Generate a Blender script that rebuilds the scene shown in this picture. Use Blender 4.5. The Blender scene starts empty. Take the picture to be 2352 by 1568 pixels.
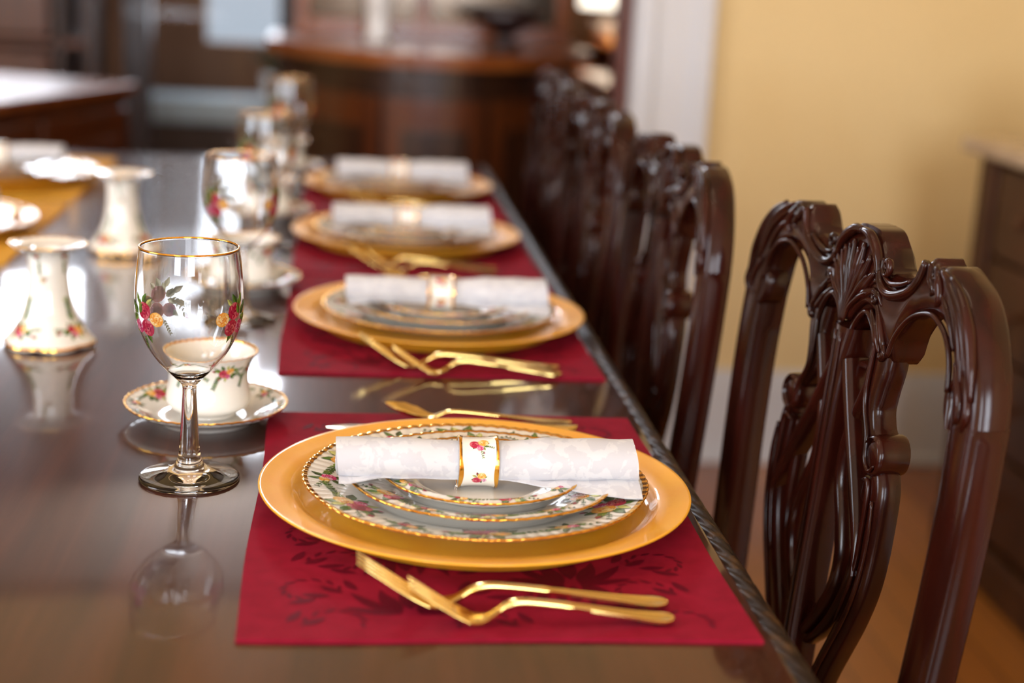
import bpy, bmesh, math, random
from mathutils import Vector, Matrix
PI = math.pi
sc = bpy.context.scene
C = sc.collection
TZ = 0.76                                   # table top height

# ------------------------------------------------------------------ camera
FPX = 3513.4
cd = bpy.data.cameras.new('camera'); cam = bpy.data.objects.new('camera', cd); C.objects.link(cam)
pitch, yaw, roll = 0.2462, 0.1186, 0.0529
fw = Vector((math.sin(yaw)*math.cos(pitch), math.cos(yaw)*math.cos(pitch), -math.sin(pitch)))
r0 = Vector((math.cos(yaw), -math.sin(yaw), 0)); u0 = r0.cross(fw)
rt = r0*math.cos(roll)+u0*math.sin(roll); up = u0*math.cos(roll)-r0*math.sin(roll)
M = Matrix((rt, up, -fw)).transposed().to_4x4(); M.translation = Vector((0, 0, TZ+.4133))
cam.matrix_world = M
cd.sensor_width = 36; cd.lens = FPX/2352*36; cd.clip_start = .02; cd.clip_end = 60
cd.dof.use_dof = True; cd.dof.focus_distance = 1.175; cd.dof.aperture_fstop = 2.75
sc.camera = cam

# ------------------------------------------------------------------ world, lights, exposure
w = bpy.data.worlds.new('world'); sc.world = w; w.use_nodes = True
w.node_tree.nodes['Background'].inputs[0].default_value = (.75, .86, 1, 1)
w.node_tree.nodes['Background'].inputs[1].default_value = .6
sc.view_settings.view_transform = 'Standard'; sc.view_settings.look = 'None'
sc.view_settings.gamma = 1; sc.view_settings.use_curve_mapping = False
sc.view_settings.exposure = 0.06

cy = sc.cycles                               # light paths kept short enough for a closed room
cy.max_bounces = 8; cy.diffuse_bounces = 2; cy.glossy_bounces = 3; cy.transmission_bounces = 8; cy.transparent_max_bounces = 8
cy.caustics_reflective = False; cy.blur_glossy = .5
cy.use_adaptive_sampling = True; cy.adaptive_threshold = .08; cy.adaptive_min_samples = 20

def area(name, loc, rot, sx, sy, power, col):
    l = bpy.data.lights.new(name, 'AREA'); l.shape = 'RECTANGLE'; l.size = sx; l.size_y = sy
    l.energy = power; l.color = col
    o = bpy.data.objects.new(name, l); C.objects.link(o); o.location = loc; o.rotation_euler = rot
    return o
DAY = (.84, .90, 1.0)
# daylight standing in the window openings
area('daylight_rear_window', (-1.55, -2.655, 1.75), (PI/2, 0, 0), 1.0, 1.6, 95, DAY)
area('daylight_rear_window', (.55, -2.655, 1.75), (PI/2, 0, 0), 1.0, 1.6, 95, DAY)
area('daylight_side_window', (-2.655, .9, 1.75), (PI/2, 0, -PI/2), 1.1, 1.6, 60, DAY)
area('daylight_porch', (-.42, 7.4, 1.55), (-PI/2, 0, 0), 1.6, 1.6, 24, DAY)
area('daylight_transom', (-.25, 6.055, 2.465), (-PI/2, 0, 0), .40, .87, 44, DAY)
area('daylight_far_window', (-1.34, 6.055, 1.58), (-PI/2, 0, 0), .6, .66, 20, DAY)

# ------------------------------------------------------------------ helpers
def lin(c):
    return tuple(((v/255)/12.92 if v/255 <= .04045 else ((v/255+.055)/1.055)**2.4) for v in c[:3])
def mat(name, c1, c2=None, rough=.4, metal=0, coat=0, coat_rough=.05, scale=(8, 8, 8), fac=(.35, .65), bump=0, bump_scale=60,
        detail=4, spec=.5, sheen=0, trans=0, ior=1.5, attr=None, rough2=None, aniso=None):
    m = bpy.data.materials.new(name); m.use_nodes = True
    nt = m.node_tree; b = nt.nodes['Principled BSDF']
    b.inputs['Roughness'].default_value = rough; b.inputs['Metallic'].default_value = metal
    b.inputs['Coat Weight'].default_value = coat; b.inputs['Coat Roughness'].default_value = coat_rough
    b.inputs['Specular IOR Level'].default_value = spec; b.inputs['IOR'].default_value = ior
    b.inputs['Sheen Weight'].default_value = sheen; b.inputs['Transmission Weight'].default_value = trans
    l1 = lin(c1); b.inputs['Base Color'].default_value = (*l1, 1)
    tc = nt.nodes.new('ShaderNodeTexCoord'); mp = nt.nodes.new('ShaderNodeMapping')
    nt.links.new(tc.outputs['Object'], mp.inputs[0]); mp.inputs['Scale'].default_value = scale
    if c2 is not None:
        n = nt.nodes.new('ShaderNodeTexNoise'); n.inputs['Scale'].default_value = 1; n.inputs['Detail'].default_value = detail
        n.inputs['Distortion'].default_value = .4
        nt.links.new(mp.outputs[0], n.inputs['Vector'])
        r = nt.nodes.new('ShaderNodeValToRGB'); r.color_ramp.elements[0].position = fac[0]; r.color_ramp.elements[1].position = fac[1]
        r.color_ramp.elements[0].color = (*l1, 1); r.color_ramp.elements[1].color = (*lin(c2), 1)
        nt.links.new(n.outputs['Fac'], r.inputs[0]); nt.links.new(r.outputs[0], b.inputs['Base Color'])
        if rough2 is not None:
            mr = nt.nodes.new('ShaderNodeMapRange'); mr.inputs['To Min'].default_value = rough; mr.inputs['To Max'].default_value = rough2
            nt.links.new(n.outputs['Fac'], mr.inputs['Value']); nt.links.new(mr.outputs[0], b.inputs['Roughness'])
    if attr:
        a = nt.nodes.new('ShaderNodeAttribute'); a.attribute_name = attr
        nt.links.new(a.outputs['Color'], b.inputs['Base Color'])
    if bump:
        n2 = nt.nodes.new('ShaderNodeTexNoise'); n2.inputs['Scale'].default_value = bump_scale; n2.inputs['Detail'].default_value = 3
        nt.links.new(mp.outputs[0], n2.inputs['Vector'])
        bp = nt.nodes.new('ShaderNodeBump'); bp.inputs['Strength'].default_value = bump; bp.inputs['Distance'].default_value = .002
        nt.links.new(n2.outputs['Fac'], bp.inputs['Height']); nt.links.new(bp.outputs[0], b.inputs['Normal'])
    return m
def emit(name, col, s):
    m = bpy.data.materials.new(name); m.use_nodes = True; b = m.node_tree.nodes['Principled BSDF']
    b.inputs['Base Color'].default_value = (*lin(col), 1)
    b.inputs['Emission Color'].default_value = (*lin(col), 1); b.inputs['Emission Strength'].default_value = s
    return m
def pane_mat(name):
    m = bpy.data.materials.new(name); m.use_nodes = True; nt = m.node_tree; nt.nodes.clear()
    o = nt.nodes.new('ShaderNodeOutputMaterial'); mx = nt.nodes.new('ShaderNodeMixShader'); t = nt.nodes.new('ShaderNodeBsdfTransparent')
    g = nt.nodes.new('ShaderNodeBsdfGlossy'); g.inputs['Roughness'].default_value = .02; f = nt.nodes.new('ShaderNodeFresnel')
    f.inputs[0].default_value = 1.3
    nt.links.new(f.outputs[0], mx.inputs[0]); nt.links.new(t.outputs[0], mx.inputs[1]); nt.links.new(g.outputs[0], mx.inputs[2])
    nt.links.new(mx.outputs[0], o.inputs[0]); return m

def obj(name, V, F, m, parent=None, smooth=True, sharp=None, cols=None, loc=None, rot=None):
    me = bpy.data.meshes.new(name); me.from_pydata(V, [], F); me.update()
    if smooth:
        me.polygons.foreach_set('use_smooth', [True]*len(me.polygons))
        if sharp: me.set_sharp_from_angle(angle=math.radians(sharp))
    if cols is not None:
        a = me.color_attributes.new('col', 'FLOAT_COLOR', 'POINT')
        a.data.foreach_set('color', [x for c in cols for x in (*c, 1)])
    if m: me.materials.append(m)
    o = bpy.data.objects.new(name, me); C.objects.link(o)
    if parent: o.parent = parent
    if loc: o.location = loc
    if rot is not None: o.rotation_euler = (0, 0, rot)
    return o
def tag(o, label=None, cat=None, group=None, kind=None):
    if label: o['label'] = label
    if cat: o['category'] = cat
    if group: o['group'] = group
    if kind: o['kind'] = kind
    return o
def empty(name, loc, label=None, cat=None, group=None, rot=0, kind=None):
    o = bpy.data.objects.new(name, None); o.empty_display_size = .05; C.objects.link(o)
    o.location = loc; o.rotation_euler = (0, 0, rot)
    return tag(o, label, cat, group, kind)
def copy_tree(o, parent=None):
    c = o.copy(); C.objects.link(c)
    if parent: c.parent = parent
    for ch in list(o.children): copy_tree(ch, c)
    return c
class MB:
    """collects shapes for ONE mesh"""
    def __init__(s): s.V = []; s.F = []
    def add(s, V, F):
        n = len(s.V); s.V += [tuple(v) for v in V]; s.F += [tuple(i+n for i in f) for f in F]; return s
    def box(s, x0, x1, y0, y1, z0, z1, bev=0, seg=2, mtx=None):
        bm = bmesh.new(); bmesh.ops.create_cube(bm, size=1)
        for v in bm.verts: v.co = Vector(((x0+x1)/2+v.co.x*(x1-x0), (y0+y1)/2+v.co.y*(y1-y0), (z0+z1)/2+v.co.z*(z1-z0)))
        if bev: bmesh.ops.bevel(bm, geom=bm.edges[:], offset=min(bev, .45*min(x1-x0, y1-y0, z1-z0)), segments=seg, affect='EDGES', profile=.5)
        if mtx: bm.transform(mtx)
        bm.verts.index_update()
        s.add([tuple(v.co) for v in bm.verts], [[v.index for v in f.verts] for f in bm.faces]); bm.free(); return s
    def lathe(s, prof, n=48, mod=None, close=False, axis=(0, 0), z=0):
        V, F = lathe(prof, n, mod, close); return s.add([(v[0]+axis[0], v[1]+axis[1], v[2]+z) for v in V], F)
    def tube(s, pts, rad, n=8, flat=None): V, F = tube(pts, rad, n, flat); return s.add(V, F)
    def obj(s, name, m, parent=None, **k): return obj(name, s.V, s.F, m, parent, **k)
def lathe(prof, n=48, mod=None, close=False):
    V = []; F = []; k = len(prof)
    for j in range(n):
        a = 2*PI*j/n
        for (r, z) in prof:
            if mod: rr, zz = mod(r, z, a)
            else: rr, zz = r, z
            V.append((rr*math.cos(a), rr*math.sin(a), zz))
    for j in range(n):
        j2 = (j+1) % n
        for i in range(k if close else k-1):
            i2 = (i+1) % k
            F.append((j*k+i, j2*k+i, j2*k+i2, j*k+i2))
    return V, F
def smooth_pts(P, n):
    """Catmull-Rom through P, n samples"""
    P = [Vector(p) for p in P]; k = len(P)-1; out = []
    for i in range(n):
        t = i/(n-1)*k; a = min(int(t), k-1); f = t-a
        p0 = P[a-1] if a > 0 else P[0]*2-P[1]; p1 = P[a]; p2 = P[a+1]; p3 = P[a+2] if a+2 <= k else P[k]*2-P[k-1]
        out.append(.5*((2*p1)+(p2-p0)*f+(2*p0-5*p1+4*p2-p3)*f*f+(3*p1-p0-3*p2+p3)*f**3))
    return out
def interp(P, x):
    if x <= P[0][0]: return P[0][1]
    for (a, b), (c, d) in zip(P, P[1:]):
        if x <= c: return b+(d-b)*(x-a)/(c-a) if c > a else d
    return P[-1][1]
def tube(pts, rad, n=8, flat=None):
    pts = [Vector(p) for p in pts]; k = len(pts); V = []; F = []
    if not hasattr(rad, '__len__'): rad = [rad]*k
    ref = None
    for i, p in enumerate(pts):
        t = (pts[min(i+1, k-1)]-pts[max(i-1, 0)]).normalized()
        if ref is None:
            ref = Vector((0, 0, 1)) if abs(t.z) < .9 else Vector((1, 0, 0))
        a = (ref-t*ref.dot(t)).normalized(); ref = a; b = t.cross(a)
        for j in range(n):
            q = 2*PI*j/n; V.append(tuple(p+(a*math.cos(q)*(flat or 1)+b*math.sin(q))*rad[i]))
    for i in range(k-1):
        for j in range(n): F.append((i*n+j, i*n+(j+1) % n, (i+1)*n+(j+1) % n, (i+1)*n+j))
    F.append(tuple(reversed(range(n)))); F.append(tuple((k-1)*n+j for j in range(n)))
    return V, F

# ------------------------------------------------------------------ materials
m_table = mat('table_wood', (52, 28, 19), (76, 40, 26), rough=.35, spec=.08, coat=1, coat_rough=.065, scale=(30, 2.2, 30), bump=.05, bump_scale=14)
m_rope = mat('carved_edge_wood', (30, 16, 9), (92, 62, 32), rough=.38, spec=.25, coat=0, coat_rough=.2, scale=(60, 60, 60), fac=(.5, .8))
m_chair = mat('dark_mahogany', (31, 9, 5), (50, 15, 8), rough=.2, spec=.3, coat=0, coat_rough=.12, scale=(40, 40, 4))
m_seat = mat('seat_cloth', (150, 120, 80), (120, 92, 60), rough=.9, scale=(200, 200, 200))
m_porc = mat('bone_china', (247, 240, 228), rough=.1, coat=.6, coat_rough=.03)
m_print = mat('rose_print', (255, 255, 255), rough=.16, coat=.4, attr='col')
m_enamel = mat('translucent_enamel', (255, 255, 255), rough=.25, attr='col')
def _enamel():
    nt = m_enamel.node_tree; o = nt.nodes['Material Output']; b = nt.nodes['Principled BSDF']; at = [n for n in nt.nodes if n.type == 'ATTRIBUTE'][0]
    t = nt.nodes.new('ShaderNodeBsdfTranslucent'); mx = nt.nodes.new('ShaderNodeMixShader'); mx.inputs[0].default_value = .45
    nt.links.new(at.outputs['Color'], t.inputs[0]); nt.links.new(b.outputs[0], mx.inputs[1]); nt.links.new(t.outputs[0], mx.inputs[2]); nt.links.new(mx.outputs[0], o.inputs[0])
_enamel()
m_gold = mat('gilding', (242, 188, 84), (226, 158, 56), rough=.16, metal=1, scale=(90, 90, 90))
m_cut = mat('gold_cutlery', (244, 212, 132), rough=.2, metal=1)
m_blade = mat('polished_blade', (225, 214, 190), rough=.12, metal=1)
m_charger = mat('gold_lacquer', (255, 186, 48), (252, 174, 36), rough=.42, metal=.1, coat=.5, coat_rough=.05, scale=(25, 25, 25))
m_red = mat('crimson_damask', (146, 17, 44), (134, 13, 38), rough=.8, sheen=0, scale=(60, 60, 60), bump=.25, bump_scale=30, spec=.12)
m_redp = mat('crimson_damask_figure', (96, 6, 30), rough=.6, scale=(400, 400, 400), bump=.3, bump_scale=4, spec=.08)
m_goldmat = mat('gold_cloth', (228, 168, 56), (216, 154, 46), rough=.8, sheen=0, spec=.12, scale=(60, 60, 60), bump=.2, bump_scale=30)
m_napkin = mat('white_linen', (217, 215, 217), (206, 204, 208), rough=.75, sheen=0, scale=(90, 90, 90), fac=(.48, .52), bump=.15, bump_scale=25)
m_glass = mat('clear_glass', (255, 255, 255), rough=0, trans=1, ior=1.47)
m_wall = mat('yellow_paint', (238, 207, 150), (234, 201, 142), rough=.6, scale=(3, 3, 3))
m_white = mat('white_gloss_paint', (222, 220, 222), rough=.35)
m_ceil = mat('ceiling_plaster', (224, 200, 174), rough=.8)
m_farwall = mat('umber_plaster', (132, 96, 70), (118, 84, 60), rough=.7, scale=(2, 2, 2))
m_dark = mat('dark_frame_wood', (36, 22, 24), (48, 30, 30), rough=.35, coat=.3, scale=(30, 30, 3))
m_side = mat('walnut', (74, 34, 14), (98, 48, 18), rough=.3, coat=.5, coat_rough=.1, scale=(20, 20, 3))
m_sidetop = mat('honey_walnut', (150, 82, 32), (126, 64, 24), rough=.28, coat=.5, coat_rough=.1, scale=(3, 20, 20))
m_sidedark = mat('ebonised_walnut', (40, 20, 12), (54, 28, 14), rough=.35, coat=.4, scale=(20, 20, 3))
m_cab = mat('brown_oak', (88, 52, 28), (64, 36, 18), rough=.4, spec=.2, coat=0, scale=(12, 12, 2))
m_marble = mat('beige_marble', (206, 180, 150), (186, 158, 130), rough=.25, scale=(9, 9, 9))
m_brass = mat('brass', (190, 140, 60), rough=.3, metal=1)
m_whitecer = mat('white_ceramic', (240, 238, 236), rough=.15, coat=.5)
m_jamb = mat('red_jamb_wood', (96, 38, 24), (80, 30, 20), rough=.35, coat=.3, scale=(20, 20, 3))
m_pane = pane_mat('window_pane')
m_hedge = mat('hedge', (50, 66, 36), (34, 48, 26), rough=.9, scale=(20, 20, 20))
m_deck = mat('porch_boards', (96, 72, 56), (80, 60, 48), rough=.6, scale=(2, 30, 2))
m_paintblue = mat('pale_blue_paint', (205, 222, 228), rough=.4)

def floor_mat():
    m = bpy.data.materials.new('floor_planks'); m.use_nodes = True; nt = m.node_tree; b = nt.nodes['Principled BSDF']
    tc = nt.nodes.new('ShaderNodeTexCoord'); mp = nt.nodes.new('ShaderNodeMapping'); nt.links.new(tc.outputs['Object'], mp.inputs[0])
    mp.inputs['Rotation'].default_value = (0, 0, PI/2)
    br = nt.nodes.new('ShaderNodeTexBrick'); nt.links.new(mp.outputs[0], br.inputs['Vector'])
    br.inputs['Scale'].default_value = 1; br.inputs['Brick Width'].default_value = 1.4; br.inputs['Row Height'].default_value = .09
    br.inputs['Mortar Size'].default_value = .002; br.offset = .37
    br.inputs['Color1'].default_value = (*lin((178, 112, 46)), 1); br.inputs['Color2'].default_value = (*lin((150, 84, 36)), 1)
    br.inputs['Mortar'].default_value = (*lin((60, 30, 16)), 1)
    nt.links.new(br.outputs['Color'], b.inputs['Base Color']); b.inputs['Roughness'].default_value = .28
    b.inputs['Coat Weight'].default_value = .4; b.inputs['Coat Roughness'].default_value = .15
    return m
m_floor = floor_mat()

# ------------------------------------------------------------------ the setting
def struct(name, mb, m, parent=None, smooth=False):
    o = mb.obj(name, m, parent, smooth=smooth)
    if not parent: o['kind'] = 'structure'
    return o
XL, XR, YN, YB, YF, ZC = -2.6, 1.78, -2.6, 3.5, 6.0, 3.15
tag(struct('floor', MB().box(XL-.2, 2.6, YN-.2, YF+.1, -.1, 0), m_floor), 'honey brown polished wooden plank floor')
tag(struct('ceiling', MB().box(XL-.2, 2.6, YN-.2, YF+.2, ZC, ZC+.1), m_ceil), 'plain white ceiling')
b = MB(); b.box(.84, 2.6, YB, YB+.14, 0, ZC); b.box(.66, .84, YB, YB+.14, 2.5, ZC); b.box(XL, .66, YB, YB+.14, 2.5, ZC)
tag(struct('wall_back', b, m_wall), 'warm yellow painted wall behind the chairs')
tag(struct('wall_right', MB().box(XR, XR+.12, YN, YB, 0, ZC), m_wall), 'warm yellow wall behind the dark cabinet')
b = MB(); y0, y1, z0, z1 = .3, 1.5, .9, 2.6
b.box(XL-.12, XL, YN, y0, 0, ZC); b.box(XL-.12, XL, y1, YF, 0, ZC); b.box(XL-.12, XL, y0, y1, 0, z0); b.box(XL-.12, XL, y0, y1, z1, ZC)
tag(struct('wall_left', b, m_wall), 'yellow wall with a window')
b = MB(); xs = (-2.1, -1.0, 0, 1.1)
b.box(XL, xs[0], YN-.12, YN, 0, ZC); b.box(xs[1], xs[2], YN-.12, YN, 0, ZC); b.box(xs[3], XR, YN-.12, YN, 0, ZC)
for a, c in ((xs[0], xs[1]), (xs[2], xs[3])): b.box(a, c, YN-.12, YN, 0, z0); b.box(a, c, YN-.12, YN, z1, ZC)
tag(struct('wall_rear', b, m_wall), 'yellow wall with two windows')
DX0, DX1 = -.82, -.16                       # garden door opening in the far wall
b = MB(); b.box(XL, -1.69, YF, YF+.12, 0, ZC); b.box(-.99, DX0, YF, YF+.12, 0, ZC); b.box(-1.69, -.99, YF, YF+.12, 0, 1.2)
b.box(-1.69, -.99, YF, YF+.12, 1.96, ZC); b.box(DX0, -.5, YF, YF+.12, 1.95, ZC); b.box(-.5, DX1, YF, YF+.12, 2.95, ZC); b.box(DX1, 0, YF, YF+.12, 0, 1.98); b.box(DX1, 0, YF, YF+.12, 2.95, ZC); b.box(0, 2.6, YF, YF+.12, 0, ZC)
tag(struct('wall_far', b, m_farwall), 'brown wall of the adjoining room')
tag(struct('wall_far_right', MB().box(1.55, 1.67, YB+.14, YF, 0, ZC), m_farwall), 'brown side wall of the adjoining room')
def window(n, cx, y, w, z0, z1, label, vert='x'):
    e = empty('window_%d' % n, (0, 0, 0), label, kind='structure')
    def bx(name, a0, a1, d0, d1, c0, c1, m):
        mb = MB().box(a0, a1, d0, d1, c0, c1, .006) if vert == 'x' else MB().box(d0, d1, a0, a1, c0, c1, .006)
        return mb.obj(name, m, e, smooth=False)
    a0, a1 = cx-w/2, cx+w/2; d0, d1 = y-.03, y+.03
    f = MB()
    for q in ((a0, a0+.05, z0, z1), (a1-.05, a1, z0, z1), (a0, a1, z0, z0+.05), (a0, a1, z1-.05, z1)):
        if vert == 'x': f.box(q[0], q[1], d0, d1, q[2], q[3], .005)
        else: f.box(d0, d1, q[0], q[1], q[2], q[3], .005)
    f.obj('window_frame', m_white, e, smooth=False)
    for k in (1, 2): bx('glazing_bar', a0+w*k/3-.011, a0+w*k/3+.011, y-.012, y+.012, z0, z1, m_white)
    for k in (1, 2, 3): zz = z0+(z1-z0)*k/4; bx('glazing_bar', a0, a1, y-.010, y+.010, zz-.011, zz+.011, m_white)
    for i in range(3):
        for k in range(4):
            bx('pane', a0+w*i/3+.012, a0+w*(i+1)/3-.012, y-.002, y+.002, z0+(z1-z0)*k/4+.012, z0+(z1-z0)*(k+1)/4-.012, m_pane)
window(1, -1.55, YN-.06, 1.1, .9, 2.6, 'white sash window in the rear wall')
window(2, .55, YN-.06, 1.1, .9, 2.6, 'white sash window in the rear wall by the cabinet')
window(3, .9, XL-.06, 1.2, .9, 2.6, 'white sash window in the left wall', vert='y')
window(4, -1.34, YF+.06, .7, 1.2, 1.96, 'sash window in the far brown wall')
window(5, -.25, YF+.06, .5, 1.98, 2.95, 'high transom window in the far brown wall')
# casing, jamb and baseboards
b = MB(); b.box(.665, .84, YB-.022, YB, 0, 2.5, .006); b.box(.685, .705, YB-.034, YB-.018, 0, 2.5, .005); b.box(.80, .84, YB-.036, YB-.018, 0, 2.5, .006)
b.box(.66, .84, YB, YB+.14, 0, 2.5)
tag(struct('trim_1', b, m_white), 'broad white moulded door casing beside the yellow wall')
tag(struct('trim_2', MB().box(.632, .66, YB+.03, YB+.12, 0, 2.5, .004), m_jamb), 'narrow red brown jamb inside the white casing')
b = MB(); b.box(.84, XR, YB-.02, YB, 0, .20, .004); b.box(.84, XR, YB-.014, YB, .195, .232, .006); b.box(.84, XR, YB-.032, YB-.018, 0, .025, .006)
tag(struct('baseboard_back', b, m_white), 'tall white baseboard under the yellow wall')
b = MB(); b.box(XR-.02, XR, YN, YB-.03, 0, .20, .004); b.box(XR-.014, XR, YN, YB-.03, .195, .232, .006)
tag(struct('baseboard_right', b, m_white), 'tall white baseboard behind the dark cabinet')
# garden door in the far wall
d = empty('door_1', (0, 0, 0), 'dark framed glazed garden door', kind='structure')
for a, c in ((DX0, DX0+.10), (DX1-.08, DX1)): MB().box(a, c, YF-.03, YF+.05, 0, 1.95, .008).obj('door_stile', m_dark, d, smooth=False)
MB().box(DX0+.1, DX1-.08, YF-.02, YF+.04, 0, .36, .006).obj('bottom_rail', m_dark, d, smooth=False)
MB().box(DX0+.1, DX1-.08, YF-.02, YF+.04, 1.85, 1.95, .006).obj('top_rail', m_dark, d, smooth=False)
for zz in (1.15,): MB().box(DX0+.1, DX1-.08, YF-.012, YF+.03, zz-.012, zz+.012, .004).obj('glazing_bar', m_dark, d, smooth=False)
for q in ((.36, 1.138), (1.162, 1.85)): MB().box(DX0+.1, DX1-.08, YF+.008, YF+.012, q[0], q[1]).obj('pane', m_pane, d, smooth=False)
# porch beyond the glass
tag(struct('ground_porch', MB().box(-2.5, 1.5, YF+.12, 7.9, -.12, -.02), m_deck), 'brown porch boards beyond the glazed door')
e = empty('porch_bench', (-.50, 6.62, -.02), 'pale blue painted box bench outside the glazed door', 'bench')
MB().box(-.34, .30, -.14, .16, .455, .555, .012).obj('seat', m_paintblue, e, smooth=False)
MB().box(-.31, .27, -.11, .14, 0, .455, .006).obj('box', m_deck, e, smooth=False)
b = MB(); b.box(-1.6, .7, 7.0, 7.12, -.02, .74, .01); b.box(-1.6, -.60, 7.0, 7.12, .74, 1.5, .01)
tag(struct('wall_porch', b, m_farwall), 'brown porch wall beyond the glazed door')
e = empty('planter', (-.28, 6.62, .535), 'white round planter on the pale blue bench', 'planter')
MB().lathe([(0, 0), (.04, 0), (.045, .01), (.055, .09), (.06, .1), (.052, .1), (.045, .085), (0, .08)], 28).obj('pot', m_whitecer, e)
rng = random.Random(4); hv = MB()
for i in range(60):
    a = rng.uniform(0, 6.28); t = rng.uniform(.2, 1); L = rng.uniform(.08, .2); c, q = math.cos(a), math.sin(a)
    hv.add([(0, 0, .08), (c*t*L*.5-q*.012, q*t*L*.5+c*.012, .08+L*.6), (c*t*L, q*t*L, .08+L*.8), (c*t*L*.5+q*.012, q*t*L*.5-c*.012, .08+L*.6)], [(0, 1, 2, 3)])
tag(hv.obj('leaves', m_hedge, e, smooth=False), kind='stuff')

# ------------------------------------------------------------------ dining table
TX0, TX1, TY0, TY1 = -.78, .30, .15, 3.08
tbl = empty('dining_table', ((TX0+TX1)/2, (TY0+TY1)/2, 0), 'long dark polished dining table with rope carved edge', 'table')
ox, oy = -(TX0+TX1)/2, -(TY0+TY1)/2
HX, HY = (TX1-TX0)/2, (TY1-TY0)/2
MB().box(-HX+.018, HX-.018, -HY+.018, HY-.018, TZ-.032, TZ, .004).obj('tabletop', m_table, tbl, smooth=True, sharp=40)
def rope(L, n):
    """twisted rope moulding: eight strands, slow pitch"""
    V = []; F = []; k = 48; R = .0152
    for i in range(n):
        y = -L/2+L*i/(n-1)
        for j in range(k):
            a = 2*PI*j/k; r = R*(.80+.20*abs(math.sin(4*a-2*PI*4*y/.24))**.6)
            V.append((r*math.cos(a)*.95, y, r*math.sin(a)*1.1))
    for i in range(n-1):
        for j in range(k): F.append((i*k+j, i*k+(j+1) % k, (i+1)*k+(j+1) % k, (i+1)*k+j))
    return V, F
V, F = rope(2*HY, 1300)
for s in (-1, 1): obj('rope_edge', [(v[0]*s+s*(HX-.0135), v[1], v[2]+TZ-.0165) for v in V], F if s > 0 else [f[::-1] for f in F], m_rope, tbl)
V, F = rope(2*HX, 480)
for s in (-1, 1): obj('rope_edge', [(v[1], v[0]*s+s*(HY-.0135), v[2]+TZ-.0165) for v in V], F if s < 0 else [f[::-1] for f in F], m_rope, tbl)
for s in (-1, 1):
    MB().box(s*(HX-.09)-.012, s*(HX-.09)+.012, -HY+.1, HY-.1, TZ-.13, TZ-.032, .003).obj('apron', m_table, tbl, smooth=False)
    MB().box(-HX+.1, HX-.1, s*(HY-.066)-.012, s*(HY-.066)+.012, TZ-.13, TZ-.032, .003).obj('apron', m_table, tbl, smooth=False)
legp = [(.0, 0), (.034, 0), (.040, .02), (.030, .05), (.024, .08), (.034, .11), (.026, .15), (.034, .3), (.046, .42), (.040, .5), (.030, .54), (.042, .57), (.032, .60), (.044, .62), (.044, .728), (0, .728)]
for sx in (-1, 1):
    for sy in (-1, 1): MB().lathe(legp, 24, axis=(sx*(HX-.11), sy*(HY-.066))).obj('leg', m_table, tbl, sharp=40)

# ------------------------------------------------------------------ dining chairs (traced carving, local: x = depth, y = width, z = height)
def rake(v): return .0703*(v-.9) if v > .45 else -.0316+.26*(.45-v)**2
def ch(u, v, d=0): return (rake(v)-.1105*u*u*(1 if v > .5 else max(0, v/.5))+d, u, v)
def strip(T, B, t, crown=.004, n=40, m=9, front=0, tfun=None):
    """member of a chair back between contours T and B: crowned front, rounded edges, flat back"""
    T = smooth_pts([(a, b, 0) for a, b in T], n); B = smooth_pts([(a, b, 0) for a, b in B], n); V = []; F = []
    k = m+4
    for i in range(n):
        p, q = T[i], B[i]
        for j in range(m):
            s = j/(m-1); e = min(s, 1-s)
            rd = .0035*(1-min(1, e/.16))**2
            c = p.lerp(q, s); V.append(ch(c.x, c.y, front-crown*math.sin(PI*s)+rd))
        e0, e1 = p.lerp(q, -.0), q.lerp(p, -.0)
        V.append(ch(e1.x, e1.y, t-.003)); c = q.lerp(p, .08); V.append(ch(c.x, c.y, t))
        c = p.lerp(q, .08); V.append(ch(c.x, c.y, t)); V.append(ch(e0.x, e0.y, t-.003))
    for i in range(n-1):
        for j in range(k): F.append((i*k+j, (i+1)*k+j, (i+1)*k+(j+1) % k, i*k+(j+1) % k))
    F.append(tuple(range(k))); F.append(tuple((n-1)*k+j for j in reversed(range(k))))
    return V, F
def ribbon(P, wd, t, **k):
    """strip around a centre line P with widths wd"""
    n = len(P)*5; Q = smooth_pts([(a, b, 0) for a, b in P], n); T = []; B = []
    wl = [(i/(len(wd)-1), x) for i, x in enumerate(wd)] if hasattr(wd, '__len__') else [(0, wd), (1, wd)]
    for i in range(n):
        d = (Q[min(i+1, n-1)]-Q[max(i-1, 0)]).normalized(); nn = Vector((-d.y, d.x, 0)); h = interp(wl, i/(n-1))/2
        T.append((Q[i]+nn*h)[:2]); B.append((Q[i]-nn*h)[:2])
    return strip(T, B, t, n=n, **k)
def mirror(VF): V, F = VF; return [(v[0]-0, -v[1], v[2]) for v in V], [f[::-1] for f in F]
def both(mb, VF): mb.add(*VF); mb.add(*mirror(VF))
def ridge(P, rad, front=-.003, n=None, fl=.8):
    n = n or len(P)*4; Q = smooth_pts([(a, b, 0) for a, b in P], n)
    rl = [(i/(len(rad)-1), x) for i, x in enumerate(rad)]
    return tube([ch(q.x, q.y, front) for q in Q], [interp(rl, i/(n-1)) for i in range(n)], 7)
def spiral(cx, cy, r, turns, a0, rad, front=-.004, sgn=1):
    P = []; n = int(14*turns)+2
    for i in range(n): f = i/(n-1); a = a0+sgn*2*PI*turns*f; q = r*(1-.85*f); P.append((cx+q*math.cos(a), cy+q*math.sin(a)))
    return ridge(P, [rad*.5, rad, rad*.7], front, n=n)
CT = [(0, .978), (.02, .976), (.036, .965), (.048, .953), (.066, .950), (.088, .953), (.105, .960), (.120, .975), (.133, .971), (.148, .974), (.165, .970), (.188, .960), (.208, .942), (.224, .919), (.233, .898), (.238, .875)]
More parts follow.
